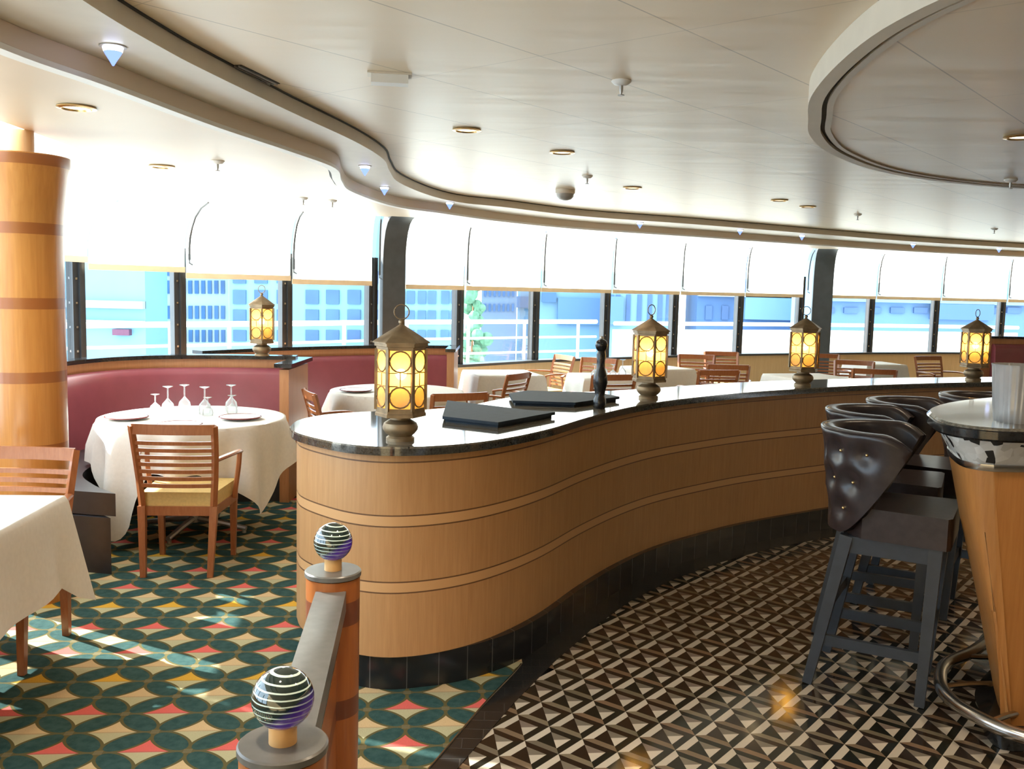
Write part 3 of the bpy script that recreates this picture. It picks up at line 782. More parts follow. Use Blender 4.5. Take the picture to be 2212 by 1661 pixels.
def square_cloth(name, c, hx, hy, rz, drop, ztop, label, seed=1, group='white tablecloths', tip=0.10, back=0.0):
    rr = random.Random(seed); bm = new(); pts = []
    def side(p, q, n_=14):
        return [Vector(p).lerp(Vector(q), k / n_) for k in range(n_)]
    base = side((hx, -hy), (hx, hy)) + side((hx, hy), (-hx, hy)) + side((-hx, hy), (-hx, -hy)) + side((-hx, -hy), (hx, -hy))
    N = len(base); ph = rr.uniform(0, 6)
    rows = [[(p.x * s, p.y * s, 0) for p in base] for s in (0.01, 0.6, 0.985)]
    for s in (0.0, 0.05, 0.2, 0.45, 0.7, 1.0):
        row = []
        for i, p in enumerate(base):
            k = max(0.0, 1 - 7 * min((p - Vector((a, b))).length for a in (hx, -hx) for b in (hy, -hy)) / (hx + hy))
            out = Vector((p.x / hx if abs(abs(p.x) - hx) < 1e-4 else 0, p.y / hy if abs(abs(p.y) - hy) < 1e-4 else 0))
            if out.length > 0: out.normalize()
            f = 0.012 * sin(i * 0.9 + ph) * s + 0.01 * min(1, s * 20) + 0.03 * s + k * 0.085 * s
            row.append((p.x + out.x * f, p.y + out.y * f, -(drop - (back if out.y > 0.5 and abs(p.x) < hx - 0.01 else 0) + k * tip) * s - (0.006 if s > 0 else 0.002)))
        rows.append(row)
    V = grid(bm, rows, close=True); bm.faces.new(V[0][::-1])
    o = obj(name, bm, M['cloth'], ang=70); o.location = (c[0], c[1], ztop); o.rotation_euler = (0, 0, rz)
    return tag(o, label, 'tablecloth', group)

def make_table(label, c, rz, shape, size, ztop):
    r = thing('dining_table', label, 'table', (c[0], c[1], 0), rz, 'dining tables under white cloths')
    bm = new()
    if shape == 'round': lathe(bm, [(size, ztop - 0.033), (size, ztop - 0.006)], n=48)
    else: box(bm, (0, 0, ztop - 0.02), (size[0] * 2, size[1] * 2, 0.027))
    obj('tabletop', bm, M['booth_wood'], r); table_base(r, ztop); return r

make_table('round dining table in front of the front maroon booth', (-2.09, 6.18), 0.4, 'round', 0.585, 0.76)
round_cloth('tablecloth', (-2.09, 6.18), 0.59, 0.90, rad(20), 0.765, 'long white cloth with pointed corners on the round table at the front booth', 4, (0.09, 0.0), lap=((50, 216), (257, 296)))
make_table('round dining table in front of the rear maroon booth', (-0.98, 8.05), 0.2, 'round', 0.56, 0.76)
round_cloth('tablecloth', (-0.98, 8.05), 0.565, 0.86, rad(30), 0.765, 'white cloth on the round table at the rear booth, behind the largest lantern', 6, lap=((60, 190),))
make_table('square dining table cut off by the left edge in the foreground', (-2.22, 3.33), rad(4), 'square', (0.42, 0.45), 0.76)
square_cloth('tablecloth', (-2.22, 3.33), 0.43, 0.46, rad(4), 0.345, 0.765, 'white cloth on the near square table at the left edge, shaded side towards us', 2, tip=0.12, back=0.075)
FAR_TABLES = [((-0.10, 10.0), 0.3, 0.34, 'white cloth on the table behind the side-on armchair near the menu folders'),
              ((1.00, 9.95), 0.2, 0.33, 'white cloth on the table set with glasses, behind the second counter lantern'),
              ((1.72, 11.2), 0.5, 0.30, 'white cloth on the table between the second and third counter lanterns'),
              ((3.30, 10.45), 0.3, 0.36, 'white cloth on the table directly left of the third counter lantern'),
              ((5.0, 10.35), 0.4, 0.38, 'white cloth on the table right of the third counter lantern'),
              ((4.92, 12.85), 0.2, 0.28, 'white cloth on the table under the far windows, right of the farther post'),
              ((-0.1, 8.9), 0.0, 0.0, '')]
for k, (c, rz, hs, lab) in enumerate(FAR_TABLES):
    if not lab: continue
    make_table('square dining table under the ' + lab.replace('white cloth on the table ', 'cloth '), c, rz, 'square', (hs, hs), 0.76)
    square_cloth('tablecloth', c, hs + 0.01, hs + 0.01, rz, 0.42, 0.765, lab, 20 + k)

# ------------------------------------------------------------------ chairs
def make_chair(label, loc, rz):
    """faces +y; slatted back, upholstered seat, open arms"""
    r = thing('dining_chair', label, 'chair', loc, rz, 'slat-backed dining chairs')
    wd = M['chair_wood']
    bm = new(); pts = [(-0.20, -0.20), (0.20, -0.20), (0.23, 0.21), (-0.23, 0.21)]
    prism(bm, pts, 0.395, 0.475); bevel(bm, 0.02, 3, 40); obj('seat', bm, M['yellow_fabric'], r)
    bm = new(); prism(bm, [(-0.205, -0.215), (0.205, -0.215), (0.235, 0.215), (-0.235, 0.215)], 0.345, 0.397); obj('seat_rail', bm, wd, r)
    bm = new()
    for s in (-1, 1):
        tube(bm, [(s * 0.195, -0.215, 0.40), (s * 0.205, -0.228, 0.55), (s * 0.215, -0.255, 0.70), (s * 0.222, -0.30, 0.865)], 0.020, 4, flat=1.0)
    def xb(z): return 0.195 + (z - 0.40) / 0.465 * 0.027
    def yb(z): return -0.215 - 0.085 * ((z - 0.40) / 0.465) ** 1.6
    def slat(z, h):
        n = 7; rows = []
        for k in range(n):
            x = -xb(z) + 2 * xb(z) * k / (n - 1); bow = -0.022 * (1 - (2 * k / (n - 1) - 1) ** 2)
            y = yb(z) + bow
            rows.append([(x, y - 0.008, z - h / 2), (x, y + 0.008, z - h / 2), (x, y + 0.006, z + h / 2), (x, y - 0.010, z + h / 2)])
        V = grid(bm, rows, close=True); bm.faces.new(V[0]); bm.faces.new(V[-1])
    slat(0.845, 0.058)
    for k in range(7): slat(0.520 + k * 0.041, 0.021)
    obj('backrest', bm, wd, r)
    for s in (-1, 1):
        bm = new(); beam(bm, (s * 0.197, -0.214, 0.40), (s * 0.182, -0.255, 0.0045), 0.042, 0.040, up=(0, 1, 0), taper=0.72); obj('leg', bm, wd, r)
        bm = new(); beam(bm, (s * 0.215, 0.192, 0.40), (s * 0.21, 0.20, 0.0045), 0.040, 0.040, up=(0, 1, 0), taper=0.7); obj('leg', bm, wd, r)
        bm = new(); P = [(s * 0.213, -0.24, 0.665), (s * 0.255, -0.10, 0.672), (s * 0.280, 0.03, 0.672), (s * 0.268, 0.125, 0.655)]
        tube(bm, spline(P, 4), 0.021, 8, flat=0.55)
        tube(bm, spline([(s * 0.268, 0.115, 0.655), (s * 0.262, 0.105, 0.56), (s * 0.238, 0.10, 0.38)], 4), 0.015, 6)
        obj('arm', bm, wd, r)
    return r
ch = make_chair('slat-back armchair with yellow seat, back towards us at the front round table', (-1.862, 5.405, 0), rad(4))
CH = [((-2.22, 4.0), 180, 'slat-back chair behind the near square table at the left edge'),
      ((-0.52, 7.25), 28, 'slat-back chair with its back towards us, just right of the largest lantern'),
      ((-1.21, 7.02), -68, 'small side-on slat chair directly left of the largest lantern'),
      ((-0.20, 8.90), 62, 'armchair seen from its side between the rear booth and the dark menu folders'),
      ((0.36, 11.2), 118, 'slat-back chair below the window mullion, beyond the farther dark menu folder'),
      ((0.86, 10.75), 150, 'pale slat-back chair facing us behind the pepper mill'),
      ((0.86, 9.15), 20, 'slat-back chair with its back to us, half hidden by the pepper mill'),
      ((2.30, 11.75), 172, 'left chair of the far pair facing us, between second and third counter lanterns'),
      ((2.82, 12.5), 180, 'right chair of the far pair facing us, between second and third counter lanterns'),
      ((2.05, 9.98), 14, 'left chair of the nearer pair with backs to us, between second and third counter lanterns'),
      ((2.42, 10.75), -6, 'right chair of the nearer pair with backs to us, between second and third counter lanterns'),
      ((4.18, 12.55), 176, 'far chair facing us, right beside the third counter lantern'),
      ((4.10, 11.35), 160, 'nearer chair facing us, right beside the third counter lantern'),
      ((4.02, 10.62), -12, 'slat-back chair with its back to us, left of the pair at the far right'),
      ((4.17, 9.55), 4, 'nearest far chair with its back to us, left of the last counter lantern'),
      ((5.75, 12.6), 200, 'pale chair under the far windows just left of the last counter lantern')]
for (x, y), a, lab in CH: dup(ch, (x, y, 0), rad(a), lab)

# ------------------------------------------------------------------ tableware
def glass_mesh(h, rb):
    bm = new()
    prof = [(rb, 0.0), (rb * 1.10, h * 0.18), (rb * 0.95, h * 0.36), (rb * 0.35, h * 0.50), (0.005, h * 0.56), (0.005, h * 0.93), (rb * 0.85, h * 0.985), (rb * 0.88, h), (0.003, h * 1.003)]
    lathe(bm, prof, n=20, caps=False)
    return bm
big = obj('wine_glass', glass_mesh(0.185, 0.038), M['glass']); small = obj('wine_glass', glass_mesh(0.125, 0.033), M['glass'])
big.location = (-2.225, 6.40, 0.766); small.location = (-2.395, 6.32, 0.766)
tag(big, 'tallest upside-down wine glass of the left cluster on the front round table', 'glass', 'upturned glasses'); tag(small, 'small upside-down glass at the left end of the front round table cluster', 'glass', 'upturned glasses')
def g2(src, p, lab, z=0.766):
    o = src.copy(); COL.objects.link(o); o.location = (p[0], p[1], z); o['label'] = lab
g2(big, (-2.295, 6.28), 'tall upside-down wine glass in the middle of the left cluster on the front round table')
g2(big, (-2.055, 6.30), 'tall upside-down wine glass leading the right cluster on the front round table')
g2(big, (-1.925, 6.46), 'tallest upside-down wine glass at the right of the front round table')
g2(small, (-2.01, 6.22), 'small upside-down glass in front of the right cluster on the front round table')
g2(small, (-1.89, 6.36), 'small upside-down glass at the far right of the front round table')
g2(big, (-1.15, 8.2), 'upside-down glass on the rear booth table, left of the largest lantern')
g2(small, (-1.09, 8.1), 'small upside-down glass on the rear booth table, touching the largest lantern outline')
for k, (x, y) in enumerate([(0.86, 9.86), (0.95, 9.8), (1.05, 9.85), (1.14, 9.78)]):
    g2(big if k % 2 else small, (x, y), ['first', 'second', 'third', 'fourth'][k] + ' upside-down glass from the left on the table behind the second counter lantern')
def make_plate(label, loc, r=0.135):
    p = thing('plate', label, 'plate', loc, 0, 'dinner plates')
    bm = new(); lathe(bm, [(r * 0.55, 0.0), (r * 0.62, 0.004), (r * 0.95, 0.016), (r * 0.93, 0.019), (r * 0.6, 0.008), (0.004, 0.006)], n=32); obj('dish', bm, M['china'], p)
    bm = new(); tube(bm, [(r * 0.97 * cos(2 * PI * i / 32), r * 0.97 * sin(2 * PI * i / 32), 0.0175) for i in range(32)], 0.0045, 5, True); obj('rim', bm, M['china_rim'], p)
    return p
pl = make_plate('white plate with wine-red rim at the right of the front round table', (-1.76, 6.10, 0.766))
dup(pl, (-2.45, 5.98, 0.766), 0, 'white plate with wine-red rim at the left of the front round table')
dup(pl, (-2.02, 5.72, 0.766), 0, 'white plate behind the armchair back on the front round table')
dup(pl, (-2.12, 3.35, 0.7665), 0, 'white plate on the near square table at the left edge')
dup(pl, (-1.30, 7.85, 0.766), 0, 'white plate at the left rim of the rear booth table')

# ------------------------------------------------------------------ bar
BAR = spline([(1.80, 3.315), (1.70, 3.335), (1.635, 3.39), (1.605, 3.49), (1.635, 3.65), (1.72, 3.88), (1.92, 4.14), (2.18, 4.36), (2.6, 4.62), (3.1, 4.85), (3.7, 4.95), (3.9, 4.6), (3.6, 4.1), (3.1, 3.75), (2.6, 3.5), (2.15, 3.35)], 10, True)
BAR = BAR[::-1]     # counter clockwise? checked by area below
def area(P): return sum(P[i][0] * P[(i + 1) % len(P)][1] - P[(i + 1) % len(P)][0] * P[i][1] for i in range(len(P))) / 2
if area(BAR) < 0: BAR = BAR[::-1]
bar = thing('bar', 'curved wood bar with stone top, black and white mosaic band and foot rail', 'bar')
def lean(z): f = max(0, 1.03 - z) / 1.03; return (0.10 * f, -0.10 * f)
def loft(levels, mat, name, par, mi=0):
    bm = new(); rows = [[(p.x + lean(z)[0], p.y + lean(z)[1], z) for p in offset(BAR, d, True)] for d, z in levels]
    V = grid(bm, rows, close=True)
    f = [bm.faces.new(V[0][::-1]), bm.faces.new(V[-1])]; bmesh.ops.triangulate(bm, faces=f)
    return obj(name, bm, mat, par)
loft([(0.012, 1.170), (0.0, 1.178), (0.0, 1.192), (0.008, 1.2)], M['top_stone'], 'bar_top', bar)
loft([(0.004, 1.150), (-0.004, 1.158), (-0.004, 1.186), (0.004, 1.194)], M['black_stone'], 'top_edge', bar)
def mosaic_band():
    t = NT('black_white_mosaic')
    v = t.node('ShaderNodeTexVoronoi'); t.l.new(t.pos(), v.inputs['Vector']); v.inputs['Scale'].default_value = 34
    s = t.node('ShaderNodeSeparateColor'); t.l.new(v.outputs['Color'], s.inputs[0])
    c = t.mix(s.outputs[1], (0.50, 0.48, 0.44), (0.72, 0.71, 0.68))
    c = t.mix(t.m2('LESS_THAN', s.outputs[0], 0.16), c, (0.02, 0.02, 0.02))
    t.set(Base_Color=c, Roughness=0.2); return t.m
loft([(0.085, 1.055), (0.03, 1.149)], mosaic_band(), 'mosaic_band', bar)
loft([(0.084, 1.030), (0.080, 1.040), (0.080, 1.055)], M['steel'], 'metal_band', bar)
loft([(0.20, 0.06), (0.19, 0.12), (0.15, 0.50), (0.11, 0.80), (0.087, 1.03)], M['bar_wood'], 'bar_body', bar)
loft([(0.12, 0.003), (0.12, 0.06)], M['black_stone'], 'plinth', bar)
bm = new()
RAIL = spline([(3.3, 5.05), (2.85, 4.80), (2.40, 4.38), (2.05, 4.02), (1.865, 3.87), (1.765, 3.71), (1.715, 3.54), (1.74, 3.37), (1.84, 3.21), (2.1, 3.09), (2.5, 3.15), (3.0, 3.4), (3.6, 3.8), (4.0, 4.4), (3.8, 4.95)], 6, True)
tube(bm, [(p.x, p.y, 0.12) for p in RAIL], 0.026, 12, True); obj('foot_rail', bm, M['steel'], bar)
for k in (8, 20, 33, 44, 56, 68, 80):
    p = RAIL[k]; c = Vector((2.75, 4.0)); q = p + (c - p).normalized() * 0.26
    bm = new(); tube(bm, [(p.x, p.y, 0.12), ((p.x + q.x) / 2, (p.y + q.y) / 2, 0.115), (q.x, q.y, 0.10)], 0.012, 8); obj('rail_bracket', bm, M['steel'], bar)
bm = new(); lathe(bm, [(0.070, 0.0), (0.073, 0.01), (0.078, 0.06), (0.088, 0.205), (0.091, 0.215), (0.085, 0.212), (0.072, 0.07), (0.004, 0.03)], n=72, flute=lambda a: 1 + 0.03 * sin(24 * a))
cup = obj('fluted_cup', bm, plain('pewter', (0.58, 0.58, 0.58), 0.28, 0.5), ang=60); cup.location = (1.885, 3.52, 1.2)
tag(cup, 'ribbed silver-grey cup standing on the bar top at the right edge', 'cup')

# ------------------------------------------------------------------ bar stools
def make_stool(label, loc, rz):
    """faces +x; barrel back with button tufting"""
    r = thing('bar_stool', label, 'bar stool', loc, rz, 'bar stools along the bar')
    bm = new(); prism(bm, [(-0.20, -0.10), (-0.10, -0.20), (0.225, -0.225), (0.24, -0.20), (0.24, 0.20), (0.225, 0.225), (-0.10, 0.20), (-0.20, 0.10)], 0.655, 0.785); bevel(bm, 0.022, 3, 50)
    obj('seat', bm, M['stool_leather'], r)
    n = 56; zr = 24
    BTN = [(p, 1.01) for p in (-75, -45, -15, 15, 45, 75)] + [(p, 0.885) for p in (-60, -30, 0, 30, 60)] + [(p, 0.765) for p in (-45, -15, 15, 45)]
    ZT, ZB = 1.09, 0.665
    def pm_(z): return rad(46 + 66 * max(0.0, (z - ZB) / (ZT - ZB)) ** 0.62)
    def pt(i, z, out):
        a = 2 * i / n - 1; ph = a * pm_(z); f = (z - 0.66) / 0.46; R = 0.235 + 0.045 * f
        z = z - 0.055 * max(0, (abs(a) - 0.78) / 0.22) ** 2 * f
        x = -R * 1.02 * cos(ph) - 0.02 - 0.01 * f; y = R * 0.98 * sin(ph)
        if not out:
            x += 0.055 * cos(ph); y -= 0.055 * sin(ph)
        else:
            d = 0
            for b, zz in BTN: d = max(d, math.exp(-(((ph - rad(b)) * R) ** 2 + (z - zz) ** 2) / 0.0022))
            s = 1 + 0.03 - 0.12 * d; x = (x + 0.02) * s - 0.02; y *= s
        return (x, y, z)
    bm = new(); rows = []
    for i in range(n + 1):
        o = [pt(i, ZB + (ZT - ZB) * k / zr, True) for k in range(zr + 1)]; inn = [pt(i, ZB + (ZT - ZB) * k / zr, False) for k in range(zr, -1, -1)]
        a, b = Vector(o[-1]), Vector(inn[0]); mid = [a.lerp(b, q) + Vector((0, 0, 0.012)) for q in (0.25, 0.75)]
        rows.append(o + mid + inn)
    V = grid(bm, rows, close=True); bm.faces.new(V[0]); bm.faces.new(V[-1])
    obj('backrest', bm, M['stool_leather'], r, ang=75)
    bm = new()
    tube(bm, [Vector(pt(i, ZT, False)).lerp(Vector(pt(i, ZT, True)), 0.9) + Vector((0, 0, 0.006)) for i in range(0, n + 1, 2)], 0.007, 6); obj('piping', bm, M['stool_leather'], r)
    for b, z in BTN:
        if abs(rad(b)) < pm_(z) - 0.15:
            i = (rad(b) / pm_(z) + 1) * n / 2
            bm = new(); p = Vector(pt(i, z, True)); ball(bm, p + Vector((-cos(rad(b)), sin(rad(b)), 0)) * 0.001, 0.007, 10, 6); obj('button', bm, M['brass'], r)
    tops = [(-0.16, -0.17), (0.185, -0.18), (0.185, 0.18), (-0.16, 0.17)]; feet = [(-0.28, -0.215), (0.165, -0.215), (0.15, 0.195), (-0.28, 0.205)]
    for (tx, ty), (fx, fy) in zip(tops, feet):
        bm = new(); beam(bm, (tx, ty, 0.655), (fx, fy, 0.003), 0.052, 0.052, up=(0, 1, 0), taper=0.75); obj('leg', bm, M['stool_paint'], r)
    def at(k, z): f = (0.655 - z) / 0.652; return Vector((tops[k][0] + (feet[k][0] - tops[k][0]) * f, tops[k][1] + (feet[k][1] - tops[k][1]) * f, z))
    for k, z in ((0, 0.20), (1, 0.28), (2, 0.20), (3, 0.36)):
        bm = new(); beam(bm, at(k, z), at((k + 1) % 4, z), 0.024, 0.045); obj('stretcher', bm, M['stool_paint'], r)
    bm = new()
    for k in range(4): beam(bm, at(k, 0.62), at((k + 1) % 4, 0.62), 0.03, 0.07)
    obj('apron', bm, M['stool_paint'], r)
    return r
st = make_stool('nearest button-tufted dark leather bar stool, fully in view beside the bar', (1.645, 3.972, 0), rad(-29))
dup(st, (1.87, 4.60, 0), rad(-26), 'second bar stool from us, only its dark curved back rim showing over the nearest one')
dup(st, (2.23, 5.03, 0), rad(-32), 'third bar stool from us along the bar')
dup(st, (2.80, 5.42, 0), rad(-40), 'farthest visible bar stool, behind the edge of the bar top')

# ------------------------------------------------------------------ railing with glass ball finials
def swirl_mat():
    t = NT('swirled_art_glass'); X = t.xyz()
    ang = t.m2('ARCTAN2', X[1], X[0])
    q = t.m2('ADD', t.m2('MULTIPLY', X[2], 105.0), t.m2('MULTIPLY', ang, 0.159))
    q = t.m2('ADD', q, t.m2('MULTIPLY', t.noise((18, 18, 18), 2), 0.35))
    f = t.m2('ABSOLUTE', t.m2('SUBTRACT', t.m2('FRACT', q), 0.5))
    k = t.m2('LESS_THAN', f, 0.115)
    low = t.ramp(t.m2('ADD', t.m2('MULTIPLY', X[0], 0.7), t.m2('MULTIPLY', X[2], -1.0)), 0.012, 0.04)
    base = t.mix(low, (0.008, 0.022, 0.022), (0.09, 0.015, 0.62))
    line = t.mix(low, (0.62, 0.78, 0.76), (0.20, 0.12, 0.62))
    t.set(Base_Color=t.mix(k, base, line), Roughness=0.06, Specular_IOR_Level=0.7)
    t.b.inputs['Coat Weight'].default_value = 1.0; t.b.inputs['Coat Roughness'].default_value = 0.03
    return t.m
rl_ = thing('railing', 'low wood railing with two round posts topped by striped glass balls', 'railing')
sw = swirl_mat(); P1, P2 = Vector((-0.348, 1.43)), Vector((-0.443, 2.345))
for p in (P2, P1):
    bm = new(); lathe(bm, [(0.060, 0.004), (0.066, 0.45), (0.068, 0.915)], n=36); po = obj('post', bm, M['post_wood'], rl_); po.location = (p.x, p.y, 0)
    bm = new(); lathe(bm, [(0.066, 0.915), (0.071, 0.918), (0.071, 0.928), (0.068, 0.931)], n=36); obj('cap', bm, M['rail_stone'], po)
    bm = new(); lathe(bm, [(0.022, 0.931), (0.022, 0.962)], n=24); obj('collar', bm, M['collar'], po)
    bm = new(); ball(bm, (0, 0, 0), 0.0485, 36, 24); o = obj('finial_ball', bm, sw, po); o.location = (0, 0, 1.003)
d = (P1 - P2).normalized(); a, b = P2 + d * 0.06, P1 - d * 0.06
bm = new(); beam(bm, (a.x, a.y, 0.868), (b.x, b.y, 0.868), 0.075, 0.05); bevel(bm, 0.008, 2); obj('handrail', bm, M['rail_stone'], rl_)
bm = new(); beam(bm, (a.x, a.y, 0.47), (b.x, b.y, 0.47), 0.03, 0.74); obj('panel', bm, M['post_wood'], rl_)
bm = new(); beam(bm, (a.x, a.y, 0.80), (b.x, b.y, 0.80), 0.045, 0.08); obj('lower_rail', bm, plain('dark_stone_rail', (0.03, 0.034, 0.036), 0.25), rl_)

# ------------------------------------------------------------------ things on the ceiling
def downlight_parts(r):
    bm = new(); lathe(bm, [(0.062, 0.0), (0.078, -0.002), (0.080, -0.008), (0.062, -0.012), (0.055, -0.004)], n=28, caps=False); obj('ring', bm, M['brass'], r)
    bm = new(); lathe(bm, [(0.058, -0.001), (0.056, -0.004)], n=24); obj('lamp', bm, M['lamp_disc'], r)
dl = thing('downlight', 'brass downlight in the low ceiling at upper left', 'downlight', (-1.86, 4.08, Z_LOW), 0, 'recessed brass downlights'); downlight_parts(dl)
DL = [((-2.24, 6.08, Z_LOW), 'unlit-looking downlight in the low ceiling, left of the small sprinkler'), ((-0.28, 5.29, Z_TOP), 'brass downlight left of centre in the main ceiling'), ((0.28, 6.05, Z_TOP), 'brass downlight near the ceiling centre, above the dome detector'),
      ((0.96, 7.99, Z_TOP), 'flat-looking downlight right of the dome detector'), ((2.39, 8.74, Z_TOP), 'left one of two close downlights far back on the ceiling'), ((2.82, 9.30, Z_TOP), 'right one of two close downlights far back on the ceiling'),
      ((2.40, 4.62, Z_MID - 0.008), 'downlight inside the ceiling ring at the right edge'), ((1.0, 1.6, Z_TOP), 'added fill downlight in the main ceiling above the mosaic floor, out of view overhead'), ((-0.5, 1.2, Z_TOP), 'added fill downlight overhead by the railing, out of view'),
      ((2.6, 2.6, Z_MID - 0.008), 'added fill downlight over the bar, out of view'), ((3.6, 5.2, Z_MID - 0.008), 'added fill downlight inside the ring over the far bar, out of view'), ((5.5, 7.2, Z_TOP), 'added fill downlight right of the ring, out of view'), ((0.15, 2.25, Z_TOP), 'added fill downlight overhead before the counter, out of view')]  # the out-of-view ones are added to fill the room with light
SPOTS = []
for p, lab in DL: SPOTS.append(dup(dl, p, 0, lab))
def lamp(parent, energy, colr=(1.0, 0.80, 0.58)):
    L = bpy.data.lights.new('downlight_beam', 'SPOT'); L.energy = energy; L.color = colr; L.spot_size = rad(125); L.spot_blend = 0.9; L.shadow_soft_size = 0.06
    o = bpy.data.objects.new('downlight_beam', L); COL.objects.link(o); o.parent = parent; o.location = (0, 0, -0.02)
for s in [dl] + SPOTS: lamp(s, 40 if s.location.y < 3 else 14)  # added unseen lamps near the camera are stronger, to brighten the floor there

sp = thing('sprinkler', 'white sprinkler head with cone shield near the centre of the main ceiling', 'sprinkler', (0.42, 4.0, Z_TOP), 0, 'ceiling sprinklers')
bm = new(); lathe(bm, [(0.040, 0.0), (0.042, -0.004), (0.030, -0.016), (0.012, -0.020)], n=20); obj('shield', bm, M['white_paint'], sp)
bm = new(); lathe(bm, [(0.008, -0.018), (0.008, -0.04), (0.004, -0.055), (0.014, -0.058), (0.014, -0.061)], n=12); obj('nozzle', bm, M['grey_metal'], sp)
for p, lab in [((0.53, 7.27, Z_TOP), 'sprinkler head above the dome detector'), ((3.57, 10.04, Z_TOP), 'small sprinkler far back on the ceiling, right of the paired downlights'), ((5.78, 11.59, Z_TOP), 'tiny sprinkler far back near the right edge'),
               ((3.20, 6.25, Z_MID - 0.008), 'sprinkler hanging beside the far side of the ceiling ring'), ((-1.79, 5.76, Z_LOW), 'sprinkler in the low ceiling, left of the S-curve'), ((-1.79, 8.07, Z_LOW), 'left of two small sprinklers above the shades'), ((-1.58, 8.25, Z_LOW), 'right of two small sprinklers above the shades')]:
    dup(sp, p, 0, lab)
dm = thing('smoke_detector', 'grey dome detector under the ceiling, centre of the picture', 'detector', (0.42, 8.3, Z_TOP))
bm = new(); lathe(bm, [(0.085, 0.0), (0.085, -0.03), (0.078, -0.036)], n=28); obj('mount', bm, M['cream_paint'], dm)
bm = new(); lathe(bm, [(0.076, -0.034), (0.072, -0.06), (0.052, -0.082), (0.02, -0.092), (0.002, -0.094)], n=28); obj('dome', bm, M['grey_plastic'], dm)
em = thing('emergency_light', 'small white box fitting on the ceiling near the S-curved soffit', 'ceiling light', (-0.53, 3.98, Z_TOP), rad(8))
bm = new(); box(bm, (0, 0, -0.022), (0.15, 0.07, 0.04)); bevel(bm, 0.006, 2); obj('housing', bm, M['white_paint'], em)
bm = new(); box(bm, (-0.0, 0, -0.004), (0.18, 0.085, 0.007)); obj('back_plate', bm, M['cream_paint'], em)
vt = thing('air_slot', 'dark slotted vent in the ceiling beside the soffit step', 'vent', (-1.10, 4.05, Z_TOP), rad(78))
bm = new(); box(bm, (0, 0, -0.002), (0.34, 0.06, 0.003)); obj('slot', bm, M['dark_hole'], vt)
bm = new()
for k in (-1, 0, 1): box(bm, (0, k * 0.018, -0.006), (0.34, 0.004, 0.006))
obj('vane', bm, M['grey_metal'], vt)
cn = thing('blue_cone_lamp', 'large blue glowing cone lamp on the soffit ledge at upper left', 'cone lamp', (-1.385, 3.32, Z_MID), 0, 'blue cone lamps on the ledge')
bm = new(); lathe(bm, [(0.045, 0.0), (0.045, -0.004), (0.036, -0.006)], n=20); obj('flange', bm, M['grey_metal'], cn)
bm = new(); lathe(bm, [(0.030, -0.020), (0.026, -0.028), (0.012, -0.05), (0.003, -0.066)], n=16); obj('cone', bm, M['blue_glow'], cn)
bm = new(); lathe(bm, [(0.034, -0.006), (0.0305, -0.0199)], n=16); obj('lamp', bm, M['blue_core'], cn)
for p, lab in [((-1.01, 6.40), 'blue cone lamp at the bend of the soffit ledge'), ((-1.06, 7.72), 'blue cone lamp just past the bend of the soffit ledge'), ((-0.62, 8.95), 'blue cone lamp above and left of the nearer grey post'), ((1.42, 10.98), 'blue cone lamp far along the ledge, above the second counter lantern'),
               ((2.75, 11.75), 'blue cone lamp left of the farther grey post'), ((3.75, 12.55), 'blue cone lamp right above the farther grey post'), ((5.75, 13.85), 'blue cone lamp right of the farther grey post'), ((7.35, 14.55), 'blue cone lamp farthest right on the ledge')]:
    dup(cn, (p[0], p[1], Z_MID), 0, lab)

# ------------------------------------------------------------------ outside: deck, rail, quay buildings
bm = new(); deck_out = [tuple(p) for p in offset(Wi, 3.2)]
prism(bm, [tuple(p) for p in offset(Wi, 0.06)][::-1] + deck_out, -0.3, -0.06) if False else None
dk_ = [tuple(p) for p in offset(Wi, 0.05)]; do_ = [tuple(p) for p in offset(Wi, 3.0)]
bm.free(); bm = new()
grid(bm, [[(x, y, -0.05) for x, y in dk_], [(x, y, -0.05) for x, y in do_]]); grid(bm, [[(x, y, -0.35) for x, y in dk_], [(x, y, -0.35) for x, y in do_]])
struct(obj('deck', bm, M['white_paint']))
rail = thing('ship_railing', 'white open deck railing outside the windows', 'railing')
ro = offset(Wi, 2.7)[7:]
ALL_ = spline(ro, 4); pts = [p for p in ALL_ if p.x < 1.55]
for z, rr_ in ((1.12, 0.035), (0.86, 0.018), (0.62, 0.018), (0.38, 0.018), (0.14, 0.018)):
    bm = new(); tube(bm, [(p.x, p.y, z) for p in pts], rr_, 8); obj('rail_bar', bm, M['white_paint'], rail)
for p in pts[::3]:
    bm = new(); lathe(bm, [(0.025, -0.05), (0.025, 1.10)], (p.x, p.y, 0), 8); obj('stanchion', bm, M['white_paint'], rail)
bm = new(); q = [p for p in ALL_ if p.x > 1.6]; a = offset(q, 0.0); b = offset(q, 0.05)
prism(bm, [tuple(p) for p in a][::-1] + [tuple(p) for p in b], -0.05, 0.98); tube(bm, [(p.x, p.y, 1.09) for p in q], 0.035, 8)
tag(obj('bulwark', bm, M['white_paint']), 'solid white bulwark along the deck behind the right-hand windows', 'bulwark')
bm = new(); box(bm, (20, 140, -9.2), (460, 250, 0.4)); struct(obj('ground', bm, plain('pale_quay', (0.42, 0.45, 0.46), 0.8, scale=0.3)))

